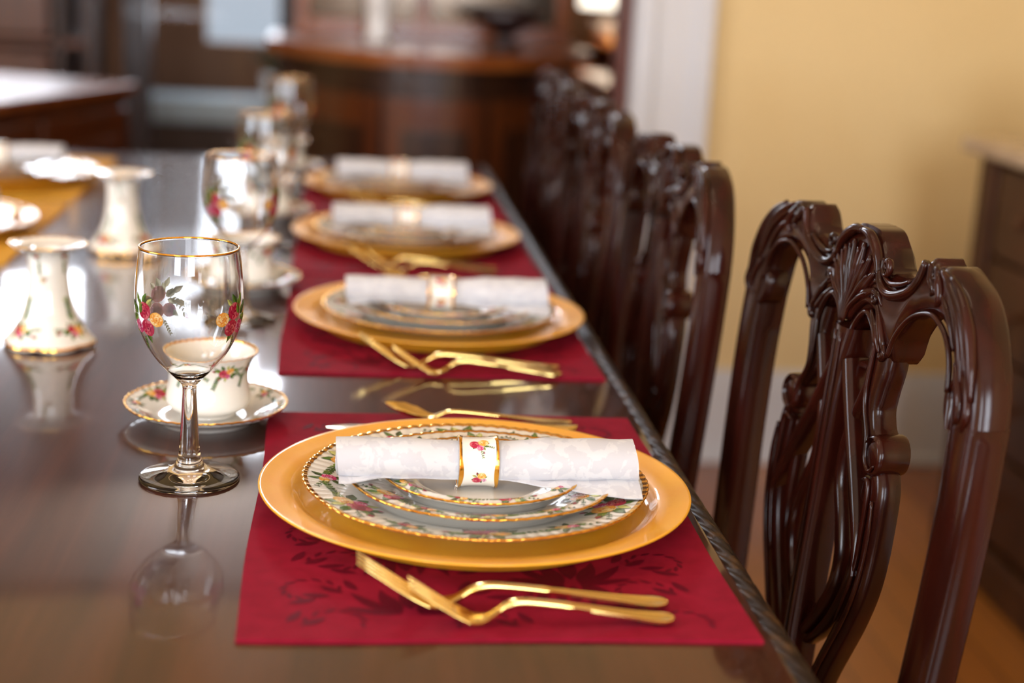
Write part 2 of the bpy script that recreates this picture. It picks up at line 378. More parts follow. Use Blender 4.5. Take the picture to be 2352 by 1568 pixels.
CB = [(0, .884), (.016, .898), (.032, .911), (.047, .906), (.064, .888), (.082, .884), (.087, .903), (.100, .919), (.113, .928), (.130, .934), (.148, .936), (.166, .931), (.178, .922), (.186, .909), (.190, .893), (.194, .875)]
def make_chair():
    root = empty('dining_chair', (0, 0, 0))
    # crest rail
    cr = MB(); both(cr, strip(CT, CB, .0265, crown=.004, n=90, m=11))
    crest = cr.obj('crest_rail', m_chair, root, sharp=50)
    cv = MB()
    for k, a in enumerate((-64, -44, -26, -9, 9, 26, 44, 64)):          # palmette
        A = math.radians(a); L = .066-.018*abs(a)/64
        P = [(0+.004*math.sin(A), .902), (.016*math.sin(A)*.8, .902+.3*L), (.9*L*math.sin(A)*.75, .902+.68*L*math.cos(A*.6)), (L*math.sin(A), .902+L*math.cos(A*.75))]
        cv.add(*ridge(P, [.0022, .0042, .0055, .0018], -.0045))
        P2 = [(p[0]*.86+.0015, p[1]-.004) for p in P]
        cv.add(*ridge(P2, [.001, .002, .0026, .001], -.0082))
    for P, r in (([(.0, .974), (.014, .973), (.028, .966), (.038, .956), (.043, .946)], [.003, .0048, .0045, .003]),
                 ([(.043, .949), (.050, .940), (.064, .9355), (.081, .938), (.102, .946), (.114, .957), (.121, .972)], [.003, .0042, .0045, .0045, .004, .0035]),
                 ([(.052, .947), (.066, .944), (.084, .947), (.100, .953)], [.0016, .0026, .0016]),
                 ([(.128, .972), (.134, .962), (.141, .955), (.137, .951)], [.002, .004, .003, .0015]),
                 ([(.138, .972), (.148, .962), (.153, .952), (.148, .945)], [.002, .0045, .004, .0015]),
                 ([(.148, .971), (.165, .964), (.184, .952), (.200, .934), (.212, .910)], [.002, .0042, .005, .0042, .0015]),
                 ([(.155, .964), (.172, .955), (.188, .941), (.200, .922), (.207, .902)], [.0015, .0035, .0042, .0035, .0012]),
                 ([(.165, .970), (.186, .959), (.205, .941), (.219, .918), (.227, .896)], [.002, .004, .0048, .004, .0015]),
                 ([(.152, .956), (.166, .948), (.178, .937), (.188, .922)], [.0012, .003, .003, .001]),
                 ([(.194, .915), (.203, .905), (.212, .893), (.214, .880), (.207, .876)], [.001, .003, .0042, .003, .0012]),
                 ([(.212, .915), (.221, .900), (.226, .886), (.222, .874)], [.001, .003, .0035, .0012]),
                 ([(.083, .890), (.089, .906), (.101, .920), (.114, .929), (.131, .9355), (.148, .9375), (.166, .9325), (.179, .923), (.187, .910), (.191, .893)], [.0022]*10),
                 ([(.006, .880), (.012, .895), (.022, .908), (.034, .914), (.046, .909), (.056, .896), (.060, .882)], [.0018, .0024, .0026, .0026, .0024, .0016]),
                 ([(.002, .900), (.012, .912), (.026, .922), (.040, .924), (.052, .919)], [.002, .0035, .004, .0032, .0012]),
                 ([(.022, .922), (.036, .931), (.050, .931), (.058, .924)], [.0015, .0035, .0035, .001]),
                 ([(.030, .934), (.042, .941), (.054, .939)], [.0012, .003, .001]),
                 ([(.040, .918), (.052, .908), (.062, .897), (.068, .889)], [.0012, .0036, .004, .0016]),
                 ([(.048, .925), (.060, .912), (.070, .899), (.074, .892)], [.0012, .0036, .004, .0016]),
                 ([(.068, .889), (.073, .886), (.077, .891), (.074, .897)], [.0018, .003, .003, .0016])):
        both(cv, ridge(P, r, -.0035))
    both(cv, spiral(.054, .955, .0095, 1.3, 2.6, .0032, -.003)); both(cv, spiral(.140, .966, .006, 1.2, .4, .0022, -.004))
    both(cv, spiral(.046, .928, .006, 1.2, 1.2, .0022, -.005))
    cv.obj('acanthus_carving', m_chair, crest)
    # stiles run down into the raked back legs
    for s in (1, -1):
        P = [(.216, .878), (.219, .82), (.217, .75), (.212, .68), (.206, .60), (.200, .52), (.197, .44), (.197, .3), (.199, .15), (.202, 0)]
        VF = ribbon(P, [.044, .042, .041, .041, .041, .042, .042, .036, .03, .03], .0265, crown=.004)
        if s < 0: VF = mirror(VF)
        obj('back_stile', *VF, m_chair, root, sharp=50)
        lobe = ribbon([(.196, .905), (.188, .893), (.190, .880), (.197, .868)], [.004, .012, .012, .003], .018, crown=.003)
        if s < 0: lobe = mirror(lobe)
        obj('stile_lobe', *lobe, m_chair, root, sharp=50)
    # pierced, interlaced splat
    sp = MB(); t = .017
    sp.add(*ribbon([(0, .895), (0, .86), (0, .80), (0, .72), (0, .62), (0, .50)], [.036, .020, .014, .013, .013, .018], t, crown=.004, front=-.006))
    for P, wd, fr in (
        ([(.066, .900), (.068, .880), (.066, .860), (.067, .842), (.076, .828), (.086, .822)], [.034, .030, .024, .018, .014, .012], 0),
        ([(.010, .868), (.022, .846), (.040, .815), (.062, .780), (.084, .745), (.096, .715)], [.014, .013, .013, .013, .010, .002], -.004),
        ([(.058, .872), (.046, .850), (.034, .826), (.026, .800), (.028, .770), (.042, .742), (.052, .712), (.048, .684), (.030, .655), (.010, .630)], [.012, .012, .013, .013, .012, .012, .012, .012, .012, .010], 0),
        ([(.080, .800), (.092, .798), (.099, .785), (.101, .760), (.101, .730), (.096, .702), (.084, .672), (.068, .642), (.052, .612), (.038, .575), (.032, .53), (.034, .495)], [.010, .018, .021, .021, .020, .020, .020, .020, .020, .020, .022, .026], 0),
        ([(.076, .790), (.072, .765), (.074, .735), (.072, .705), (.058, .672), (.036, .642), (.014, .622)], [.008, .009, .010, .010, .010, .010, .008], .003)):
        both(sp, ribbon(P, wd, t if fr == 0 else t-.004, crown=.003, front=fr))
    def disc(cx, cy, r, t):
        V = []; F = []; k = 22; prof = [(0, -.004), (.55, -.0045), (.75, -.002), (.85, -.006), (.96, -.0045), (1, -.001), (1, t-.003), (.94, t), (0, t)]
        for j in range(k):
            a = 2*PI*j/k
            for (q, d) in prof: V.append(ch(cx+r*q*math.cos(a), cy+r*q*math.sin(a), d))
        n = len(prof)
        for j in range(k):
            for i in range(n-1): F.append((j*n+i, j*n+i+1, ((j+1) % k)*n+i+1, ((j+1) % k)*n+i))
        return V, F
    both(sp, disc(.0895, .8125, .0165, .021))
    sp.add(*ribbon([(-.034, .868), (0, .866), (.034, .868)], [.006, .008, .006], t, crown=.002, front=.006))
    splat = sp.obj('splat', m_chair, root, sharp=50)
    cv = MB()
    for P, r in (([(.062, .900), (.059, .878), (.058, .858), (.062, .842), (.074, .824), (.078, .806), (.088, .799), (.096, .806)], [.002, .0024, .0024, .0024, .0026, .0026, .0022, .001]),
                 ([(.080, .790), (.090, .792), (.094, .778), (.095, .750), (.095, .725), (.089, .700), (.076, .668)], [.001, .0024, .0026, .0024, .0022, .002, .001]),
                 ([(.104, .780), (.107, .755), (.106, .728), (.101, .702), (.091, .676), (.074, .645), (.058, .615), (.044, .578)], [.0014, .002, .002, .002, .002, .002, .0018, .0014]),
                 ([(.005, .890), (.005, .85), (.0045, .80), (.0045, .72), (.0045, .62), (.006, .52)], [.0018]*6)):
        both(cv, ridge(P, r, -.004 if P[0][0] > .01 else -.0095))
    cv.obj('scroll_carving', m_chair, splat)
    # seat frame, cushion, front legs
    MB().box(-.045, -.012, -.19, .19, .44, .505, .006).obj('shoe_rail', m_chair, root, smooth=False)
    MB().box(-.45, -.425, -.212, .212, .40, .465, .006).obj('seat_rail', m_chair, root, smooth=False)
    for s in (-1, 1):
        a = Matrix.Translation((-.235, s*.202, .4325)) @ Matrix.Rotation(s*.055, 4, 'Z')
        MB().box(-.205, .205, -.012, .012, -.0325, .0325, .004, mtx=a).obj('seat_rail', m_chair, root, smooth=False)
        P = [(-.437, s*.203, .44), (-.447, s*.209, .38), (-.448, s*.210, .31), (-.438, s*.204, .22), (-.430, s*.199, .12), (-.432, s*.201, .06), (-.446, s*.209, .02), (-.45, s*.211, .002)]
        MB().tube(smooth_pts(P, 30), [interp([(0, .026), (.2, .032), (.45, .024), (.75, .015), (.88, .018), (.96, .027), (1, .022)], i/29) for i in range(30)], 12).obj('leg', m_chair, root)
    cu = MB(); n = 14; V = []; F = []
    for i in range(n+1):
        for j in range(n+1):
            x = -.44+.415*i/n; hw = .209-.022*i/n; y = hw*(2*j/n-1); e = (1-abs(2*i/n-1)**4)*(1-abs(2*j/n-1)**4); V.append((x, y, .468+.028*e))
    for i in range(n):
        for j in range(n): F.append((i*(n+1)+j, (i+1)*(n+1)+j, (i+1)*(n+1)+j+1, i*(n+1)+j+1))
    k = len(V); V += [(-.44, -.209, .45), (-.44, .209, .45), (-.025, .187, .45), (-.025, -.187, .45)]
    F.append((k, k+1, k+2, k+3))
    cu.add(V, F)
    for (a, b_, q) in ((0, 1, [j for j in range(n+1)]), (2, 3, [n*(n+1)+n-j for j in range(n+1)])): cu.F.append(tuple([k+b_]+[x for x in reversed(q)]+[k+a]))
    for (a, b_, q) in ((1, 2, [i*(n+1)+n for i in range(n+1)]), (3, 0, [(n-i)*(n+1) for i in range(n+1)])): cu.F.append(tuple([k+b_]+[x for x in reversed(q)]+[k+a]))
    cu.obj('seat', m_seat, root)
    return root
CH = [((.42, 1.1822), .077, 'carved mahogany dining chair nearest the camera, beside the nearest red placemat'),
      ((.371, 1.695), .0, 'carved mahogany dining chair second from the camera, against the white door casing'),
      ((.365, 2.205), .01, 'blurred carved mahogany dining chair third from the camera, left of the door casing'),
      ((.372, 2.715), -.01, 'farthest carved mahogany dining chair, beside the farthest white napkin')]
proto = make_chair()
for i, (p, r, lab) in enumerate(CH):
    o = proto if i == 0 else copy_tree(proto)
    o.location = (*p, 0); o.rotation_euler = (0, 0, r)
    tag(o, lab, 'chair', 'carved dining chairs along the table')

# ------------------------------------------------------------------ printed roses: flat petals and leaves laid on the glaze
class Print:
    def __init__(s): s.P = []; s.G = [s.P]
    pale = 0
    def mark(s): s.P = []; s.G.append(s.P)
    def poly(s, pts, col, layer): s.P.append((pts, lin(tuple(v+(250-v)*s.pale for v in col)), layer))
    def leaf(s, x, y, a, L, wd, col, layer):
        c, q = math.cos(a), math.sin(a)
        def R(u, v): return (x+u*c-v*q, y+u*q+v*c)
        s.poly([R(0, 0), R(.25*L, .42*wd), R(.55*L, .5*wd), R(.85*L, .2*wd), R(L, 0), R(.8*L, -.2*wd), R(.5*L, -.5*wd), R(.22*L, -.4*wd)], col, layer)
        d = tuple(int(v*.72) for v in col)
        s.poly([R(0, 0), R(.5*L, .04*wd), R(L, 0), R(.8*L, -.2*wd), R(.5*L, -.5*wd), R(.22*L, -.4*wd)], d, layer+.4)
    def disc(s, x, y, a, b, ang, col, layer, n=10):
        c, q = math.cos(ang), math.sin(ang)
        s.poly([(x+a*math.cos(2*PI*i/n)*c-b*math.sin(2*PI*i/n)*q, y+a*math.cos(2*PI*i/n)*q+b*math.sin(2*PI*i/n)*c) for i in range(n)], col, layer)
    def rose(s, x, y, r, pal, rg, layer):
        d, m, l, h = pal
        s.disc(x, y, r, r*.92, 0, m, layer, 12)
        n = 6; a0 = rg.uniform(0, 6)
        for i in range(n):
            a = a0+2*PI*i/n; s.disc(x+.55*r*math.cos(a), y+.50*r*math.sin(a), .54*r, .40*r, a+PI/2+.35, (l, m, h)[i % 3], layer+.5+.12*i)
        s.disc(x, y+.05*r, .56*r, .5*r, 0, d, layer+1.4); s.disc(x-.03*r, y+.08*r, .5*r, .44*r, 0, m, layer+1.5)
        for i in range(3):
            a = a0+.5+2*PI*i/3; s.disc(x+.24*r*math.cos(a), y+.05*r+.2*r*math.sin(a), .36*r, .22*r, a+PI/2+.5, (l, h, m, l)[i], layer+1.6+.12*i)
        s.disc(x+.06*r, y+.02*r, .24*r, .12*r, a0, d, layer+2.3, 8); s.disc(x+.02*r, y+.08*r, .14*r, .07*r, a0+.6, l, layer+2.6, 6)
    def bud(s, x, y, a, L, pal, layer):
        s.leaf(x-.5*L*math.cos(a), y-.5*L*math.sin(a), a+.5, .8*L, .3*L, GR[0], layer); s.leaf(x-.5*L*math.cos(a), y-.5*L*math.sin(a), a-.5, .8*L, .3*L, GR[1], layer+.1)
        s.leaf(x-.2*L*math.cos(a), y-.2*L*math.sin(a), a, L, .62*L, pal[1], layer+.6)
    def sprig(s, x, y, a, L, layer, rg, n=5):
        c, q = math.cos(a), math.sin(a); wd = .022*L+.00012
        s.poly([(x-q*wd, y+c*wd), (x+L*c-q*wd*.3, y+L*q+c*wd*.3), (x+L*c+q*wd*.3, y+L*q-c*wd*.3), (x+q*wd, y-c*wd)], GR[2], layer)
        for i in range(n):
            f = (i+1)/n
            for sg in (1, -1): s.leaf(x+L*f*c, y+L*f*q, a+sg*.75, L*.24, L*.12, GR[i % 3], layer+.3)
    def build(s, name, fn, parent, eps=2.2e-5, base=.00016, m=None):
        for g in s.G:
            V = []; F = []; K = []
            for pts, col, la in g:
                k = len(V)
                for (a, b_) in pts: V.append(fn(a, b_, base+la*eps)); K.append(col)
                F.append(tuple(range(k, k+len(pts))))
            if V: obj(name, V, F, m or m_print, parent, smooth=False, cols=K)
GR = [(128, 156, 62), (92, 126, 52), (76, 104, 48), (206, 206, 120)]
PINK = [(176, 30, 84), (212, 58, 112), (222, 112, 146), (240, 176, 196)]
RED = [(140, 12, 44), (188, 26, 66), (190, 48, 76), (222, 110, 120)]
YEL = [(222, 118, 36), (242, 168, 66), (244, 194, 104), (250, 222, 160)]
MAUVE = [(150, 60, 100), (200, 120, 160), (226, 160, 188), (240, 205, 215)]
def spray(p, ox, oy, s, rg, kind=0, flip=1):
    """rose spray centred on (ox,oy), about 2s wide"""
    f = flip; p.mark()
    for a, L, g in ((.3, .55, 0), (1.1, .5, 1), (2.2, .55, 1), (2.9, .6, 0), (3.7, .5, 2), (4.5, .45, 3), (5.4, .5, 1), (5.9, .6, 2), (1.7, .42, 3)):
        a += rg.uniform(-.2, .2)
        p.leaf(ox+f*.42*s*math.cos(a), oy+.26*s*math.sin(a), a if f > 0 else PI-a, L*s, .3*L*s+.12*s, GR[g], 0)
    p.sprig(ox+f*.65*s, oy+.1*s, .15 if f > 0 else PI-.15, .75*s, .5, rg, 5)
    p.sprig(ox-f*.5*s, oy+.25*s, 2.6 if f > 0 else .54, .5*s, .5, rg, 3)
    a, b_, c = ((PINK, YEL, MAUVE), (YEL, RED, PINK), (RED, YEL, PINK))[kind]
    p.rose(ox-f*.26*s, oy-.02*s, .36*s, a, rg, 2)
    p.rose(ox+f*.28*s, oy+.14*s, .30*s, b_, rg, 3.2)
    p.rose(ox+f*.12*s, oy-.26*s, .21*s, c, rg, 5.2)
    p.bud(ox-f*.92*s, oy+.2*s, 2.8 if f > 0 else .34, .26*s, RED, 2); p.bud(ox-f*.55*s, oy-.42*s, 3.9 if f > 0 else -.76, .2*s, PINK, 2)
def small_spray(p, ox, oy, s, rg, kind=0):
    p.mark()
    for a in (.2, 1.3, 2.1, 3.0, 4.2, 5.3): p.leaf(ox+.2*s*math.cos(a), oy+.15*s*math.sin(a), a, .6*s, .26*s, GR[int(a) % 3], 0)
    p.sprig(ox+.3*s, oy+.1*s, .5, .7*s, .5, rg, 3); p.sprig(ox-.3*s, oy, 3.3, .6*s, .5, rg, 3)
    p.rose(ox-.1*s, oy-.05*s, .30*s, (RED, YEL, PINK)[kind % 3], rg, 2); p.rose(ox+.22*s, oy+.12*s, .22*s, (YEL, PINK, YEL)[kind % 3], rg, 4)

# ------------------------------------------------------------------ plates
def plate_fn(R, h, nf, amp):
    top = [(0, .0045), (.3*R, .0045), (.56*R, .0047), (.62*R, .0058), (.68*R, .0082), (.76*R, .0108), (.86*R, .0142), (.94*R, h-.0016), (.98*R, h-.0005), (R, h)]
    def mod(r, z, a):
        q = max(0, min(1, (r/R-.64)/.36)); q2 = q*q
        k = abs(math.sin(nf*a/2))
        return r*(1+q2*(.0040*k-.003+.004*math.cos(8*a))), z+q2*amp*(k-.5)*2
    return top, mod
def make_plate(name, R, h, nf, amp, big, seed, size):
    rg = random.Random(seed); root = empty(name, (0, 0, 0)); top, mod = plate_fn(R, h, nf, amp)
    tt = []
    for (a, b_), (c, d) in zip(top, top[1:]): tt += [(a+(c-a)*k/3, b_+(d-b_)*k/3) for k in range(3)]
    tt.append(top[-1])
    bot = [(R*.998, h-.0016), (.92*R, h-.0048), (.76*R, .0072), (.66*R, .0040), (.61*R, .0006), (.60*R, 0), (.575*R, 0), (.565*R, .0014), (0, .0014)]
    n = nf*6
    V, F = lathe(tt[::-1]+[], n, mod); obj('body', *lathe(list(reversed(bot))+list(reversed(tt)), n, mod), m_porc, root)
    band = [(.985*R*.985, 0), (.99*R, 0), (1.0*R, 0), (1.004*R, -.0005), (1.003*R, -.0012), (.996*R, -.002)]
    bz = [(r, interp(top, min(r, R))+d+.0003) for r, d in band]
    obj('gold_rim', *lathe(bz[::-1], n, mod), m_gold, root)
    p = Print()
    def fn(s, t, off):
        r = .835*R+t; a = s/(.835*R); rr, zz = mod(r, interp(top, r), a); return (rr*math.cos(a), rr*math.sin(a), zz+off+.0002)
    L = 2*PI*.835*R
    for k in range(big):
        spray(p, L*(k+.5)/big-L/2+rg.uniform(-.06, .06)*L/big, -.02*R, size, rg, rg.choice((0, 1, 2)), rg.choice((1, -1)))
        small_spray(p, L*(k+1)/big-L/2, .02*R, size*.72, rg, k)
    p.build('rose_spray', fn, root)
    return root
def make_charger():
    R = .165; root = empty('charger_plate', (0, 0, 0))
    top = [(0, .006), (.06, .006), (.115, .006), (.130, .0066), (.1355, .0092), (.1385, .0128), (.142, .0146), (.15, .0160), (.158, .0175), (.1625, .0186), (.1645, .0190), (.165, .0184)]
    bot = [(.1645, .0174), (.158, .0150), (.142, .0122), (.137, .0070), (.133, .0010), (.128, 0), (.11, 0), (0, .0002)]
    P = list(reversed(bot))+list(reversed(top))
    obj('body', *lathe(P, 160), m_charger, root); return root

def gtag(o, i, what, cat, group, pos): return tag(o, what % pos[i], cat, group)
SET = [(.1096, 1.107), (.1171, 1.6945), (.099, 2.195), (.103, 2.672)]
POS = ['nearest red placemat', 'second red placemat from the camera', 'third red placemat from the camera', 'farthest red placemat']
LSET = [(-.587, 2.19), (-.578, 2.675)]
LPOS = ['nearer gold placemat at left', 'farther gold placemat at left']
ALL = [(p, POS[i], 0) for i, p in enumerate(SET)]+[(p, LPOS[i], PI) for i, p in enumerate(LSET)]

def mat_mesh(wx, wy, seed):
    rg = random.Random(seed); nx, ny = 34, 46; V = []; F = []
    ph = [rg.uniform(0, 6) for _ in range(4)]
    def top(x, y):
        e = min(x+wx/2, wx/2-x, y+wy/2, wy/2-y)
        hem = .0005 if e < .016 else 0
        return .0022+hem+.0003*math.sin(30*x+ph[0])*math.sin(24*y+ph[1])
    for i in range(nx+1):
        for j in range(ny+1):
            x = -wx/2+wx*i/nx+.0012*math.sin(9*j/ny+ph[2])*(abs(2*i/nx-1) > .95); y = -wy/2+wy*j/ny+.0015*math.sin(7*i/nx+ph[3])*(abs(2*j/ny-1) > .95)
            V.append((x, y, top(x, y)))
    N = len(V)
    V += [(v[0], v[1], 0) for v in V]
    idx = lambda i, j: i*(ny+1)+j
    for i in range(nx):
        for j in range(ny):
            F.append((idx(i, j), idx(i+1, j), idx(i+1, j+1), idx(i, j+1))); F.append((N+idx(i, j), N+idx(i, j+1), N+idx(i+1, j+1), N+idx(i+1, j)))
    for i in range(nx): F.append((idx(i, 0), N+idx(i, 0), N+idx(i+1, 0), idx(i+1, 0))); F.append((idx(i+1, ny), N+idx(i+1, ny), N+idx(i, ny), idx(i, ny)))
    for j in range(ny): F.append((idx(0, j+1), N+idx(0, j+1), N+idx(0, j), idx(0, j))); F.append((idx(nx, j), N+idx(nx, j), N+idx(nx, j+1), idx(nx, j+1)))
    return V, F, top
def damask(wx, wy, top, seed):
    """woven leaf and scroll figure"""
    V = []; F = []; rg = random.Random(seed)
    def leaf(x, y, a, L, wd, bend=0):
        n = 7; P = []
        for sg in (1, -1):
            rn = range(n) if sg > 0 else range(n-2, 0, -1)
            for i in rn:
                f = i/(n-1); aa = a+bend*f; px = L*f; py = sg*wd*math.sin(PI*f)**.8/2+bend*L*f*f*.5
                P.append((x+px*math.cos(a)-py*math.sin(a), y+px*math.sin(a)+py*math.cos(a)))
        if all(abs(q[0]) < wx/2-.014 and abs(q[1]) < wy/2-.014 for q in P):
            k = len(V)
            for q in P: V.append((q[0], q[1], top(*q)+.00025))
            F.append(tuple(range(k, k+len(P))))
    def motif(cx, cy, s, fl):
        for sg in (1, -1):
            for a, L, wd, bd in ((.5, .06, .012, .6), (1.0, .052, .012, .5), (.05, .05, .010, .4), (1.45, .04, .010, -.3), (-.6, .055, .013, -.9), (-1.1, .045, .012, -.8)):
                leaf(cx+sg*.008*s, cy, (a if sg > 0 else PI-a), L*s, wd*s, bd*sg)
            for k in range(9):            # scroll stem
                t = k/9*4.4; r = .03*s*(1-.6*k/9); leaf(cx+sg*(.06*s+r*math.cos(t)), cy-.02*s+r*math.sin(t), t+PI/2 if sg > 0 else PI-(t+PI/2), .013*s, .004*s)
            for k in range(4): leaf(cx+sg*(.045+.012*k)*s, cy+.05*s-.006*k*s, (.9-.5*k if sg > 0 else PI-.9+.5*k), .026*s, .009*s, .4*sg)
        leaf(cx, cy+.01*s, PI/2, .05*s, .018*s); leaf(cx, cy-.005*s, -PI/2, .035*s, .016*s)
    for i in range(-2, 4):
        for j in range(-4, 5): motif((i-.5)*.112, j*.10+(i % 2)*.05, .74, 1)
    return V, F
MX, ML = .33, .475
V, F, topf = mat_mesh(MX, ML, 3)
DV, DF = damask(MX, ML, topf, 5)
pm = obj('placemat', V, F, m_red, smooth=True, sharp=40); obj('damask_figure', DV, DF, m_redp, pm, smooth=False)
MAT = [(.1079, 1.1066), (.1079, 1.716), (.106, 2.2025), (.105, 2.684)]
for i, p in enumerate(MAT):
    o = pm if i == 0 else copy_tree(pm)
    o.location = (*p, TZ)
    tag(o, ['crimson damask placemat nearest the camera, under the sharp gold charger', 'crimson placemat second from the camera, on the dark table', 'crimson placemat third from the camera, mostly hidden behind a napkin', 'farthest crimson placemat, near the end of the table'][i], 'placemat', 'red placemats')
gm = obj('placemat', V, F, m_goldmat, smooth=True, sharp=40)
for i, p in enumerate([(-.585, 2.205), (-.585, 2.735)]):
    o = gm if i == 0 else copy_tree(gm)
    o.location = (*p, TZ); o.rotation_euler = (0, 0, PI)
    tag(o, ['gold cloth placemat at the left edge, nearer of the two', 'gold cloth placemat at left, farther one behind the candlestick'][i], 'placemat', 'gold placemats')

protos = {}
def spread(proto, dz, offs, label, cat, group, jit=0, which=ALL):
    """one copy of a tableware prototype for every place setting"""
    for i, (p, pos, r) in enumerate(which):
        o = proto if i == 0 else copy_tree(proto)
        c, s = math.cos(r), math.sin(r); a, b_ = offs
        o.location = (p[0]+a*c-b_*s, p[1]+a*s+b_*c, TZ+dz); o.rotation_euler = (0, 0, r+(jit*i if jit else 0))
        tag(o, label % pos, cat, group)
MZ = .0026
spread(make_charger(), MZ, (0, 0), 'round gold charger plate on the %s', 'charger', 'gold chargers', .4)
Z1 = MZ+.0062
spread(make_plate('dinner_plate', .1318, .0175, 84, .0003, 6, 11, .029), Z1, (0, 0), 'largest rose patterned china plate on the charger of the %s', 'plate', 'rose china dinner plates', .9)
Z2 = Z1+.0047
spread(make_plate('salad_plate', .1030, .0165, 66, .00025, 6, 23, .0225), Z2, (.0035, 0), 'middle sized rose patterned china plate stacked on the %s', 'plate', 'rose china salad plates', 1.1)
Z3 = Z2+.0047
spread(make_plate('bread_plate', .0775, .0150, 54, .0002, 5, 31, .018), Z3, (.0035, -.002), 'smallest rose patterned china plate under the napkin on the %s', 'plate', 'rose china bread plates', .7)
ZN = Z3+.0047

# ------------------------------------------------------------------ napkin and ring (axis along x)
RO = .0200
def make_ring():
    root = empty('napkin_ring', (0, 0, 0)); L = .0148
    def sec(x):           # outer radius along the width: slight waist, flared lips
        q = abs(x)/L; return RO-.0016+.0016*q**3
    n = 72; V = []; F = []
    prof = [(x, sec(x)) for x in [L*(-1+2*i/14) for i in range(15)]]
    prof += [(L*.99, RO-.0012), (L*.9, RO-.0026)]+[(x, sec(x)-.0026) for x in [L*(.8-1.6*i/8) for i in range(9)]]+[(-L*.9, RO-.0026), (-L*.99, RO-.0012)]
    k = len(prof)
    for j in range(n):
        a = 2*PI*j/n
        for (x, r) in prof: V.append((x, r*math.cos(a), r*math.sin(a)*.99))
    for j in range(n):
        for i in range(k): F.append((j*k+i, j*k+(i+1) % k, ((j+1) % n)*k+(i+1) % k, ((j+1) % n)*k+i))
    obj('body', V, F, m_porc, root)
    for s in (-1, 1):
        V = []; F = []; bp = [(s*L*(.80+.05*math.sin(7)), 0), (s*L*.86, 0), (s*L*.93, 0), (s*L*.985, .0001), (s*L*1.01, -.0004), (s*L*1.01, -.0011), (s*L*.97, -.0016)]; k = len(bp)
        for j in range(n):
            a = 2*PI*j/n; wv = .0010*math.sin(3*a+1)*s
            for i, (x, d) in enumerate(bp):
                xx = x+(wv if i == 0 else 0); r = sec(max(-L, min(L, xx)))+d+.00018; V.append((xx, r*math.cos(a), r*math.sin(a)*.99))
        for j in range(n):
            for i in range(k-1):
                q = (j*k+i, j*k+i+1, ((j+1) % n)*k+i+1, ((j+1) % n)*k+i); F.append(q if s > 0 else q[::-1])
        obj('gold_rim', V, F, m_gold, root)
    p = Print(); rg = random.Random(8)
    # (s along x, t around; t=0 faces the near side, growing upwards)
    def fn(s, t, off):
        r = sec(s)+off; a = t/RO; return (s, -r*math.cos(a), r*math.sin(a)*.99)
    c = -.0085
    for k, a in enumerate((.3, 1.0, 1.9, 2.6, 3.4, 4.1, 5.0, 5.8)): p.leaf(.0005+.0022*math.cos(a), c+.0022*math.sin(a), a, .0042, .0022, GR[k % 4], 0)
    p.rose(-.0012, c-.0022, .0036, RED, rg, 2); p.rose(.0022, c+.0024, .0033, YEL, rg, 4.5); p.rose(.0042, c-.0020, .0018, MAUVE, rg, 7); p.bud(-.0012, c+.0042, 1.9, .002, RED, 2)
    c = .0215; p.mark()
    for k, a in enumerate((2.6, 3.2, 3.9, 4.6, 5.3, 5.9, .2)): p.leaf(.0005+.003*math.cos(a), c+.002*math.sin(a), a, .0046, .0024, GR[k % 4], 0)
    p.rose(-.003, c, .0042, RED, rg, 2); p.rose(.0032, c+.0022, .0040, YEL, rg, 4.5); p.rose(.0008, c-.0034, .0028, PINK, rg, 7)
    p.sprig(.0015, c-.005, -1.35, .0065, .5, rg, 4); p.sprig(.005, c-.001, -.4, .006, .5, rg, 4); p.bud(.0035, c-.0075, -1.2, .002, MAUVE, 1)
    p.build('rose_spray', fn, root)
    return root
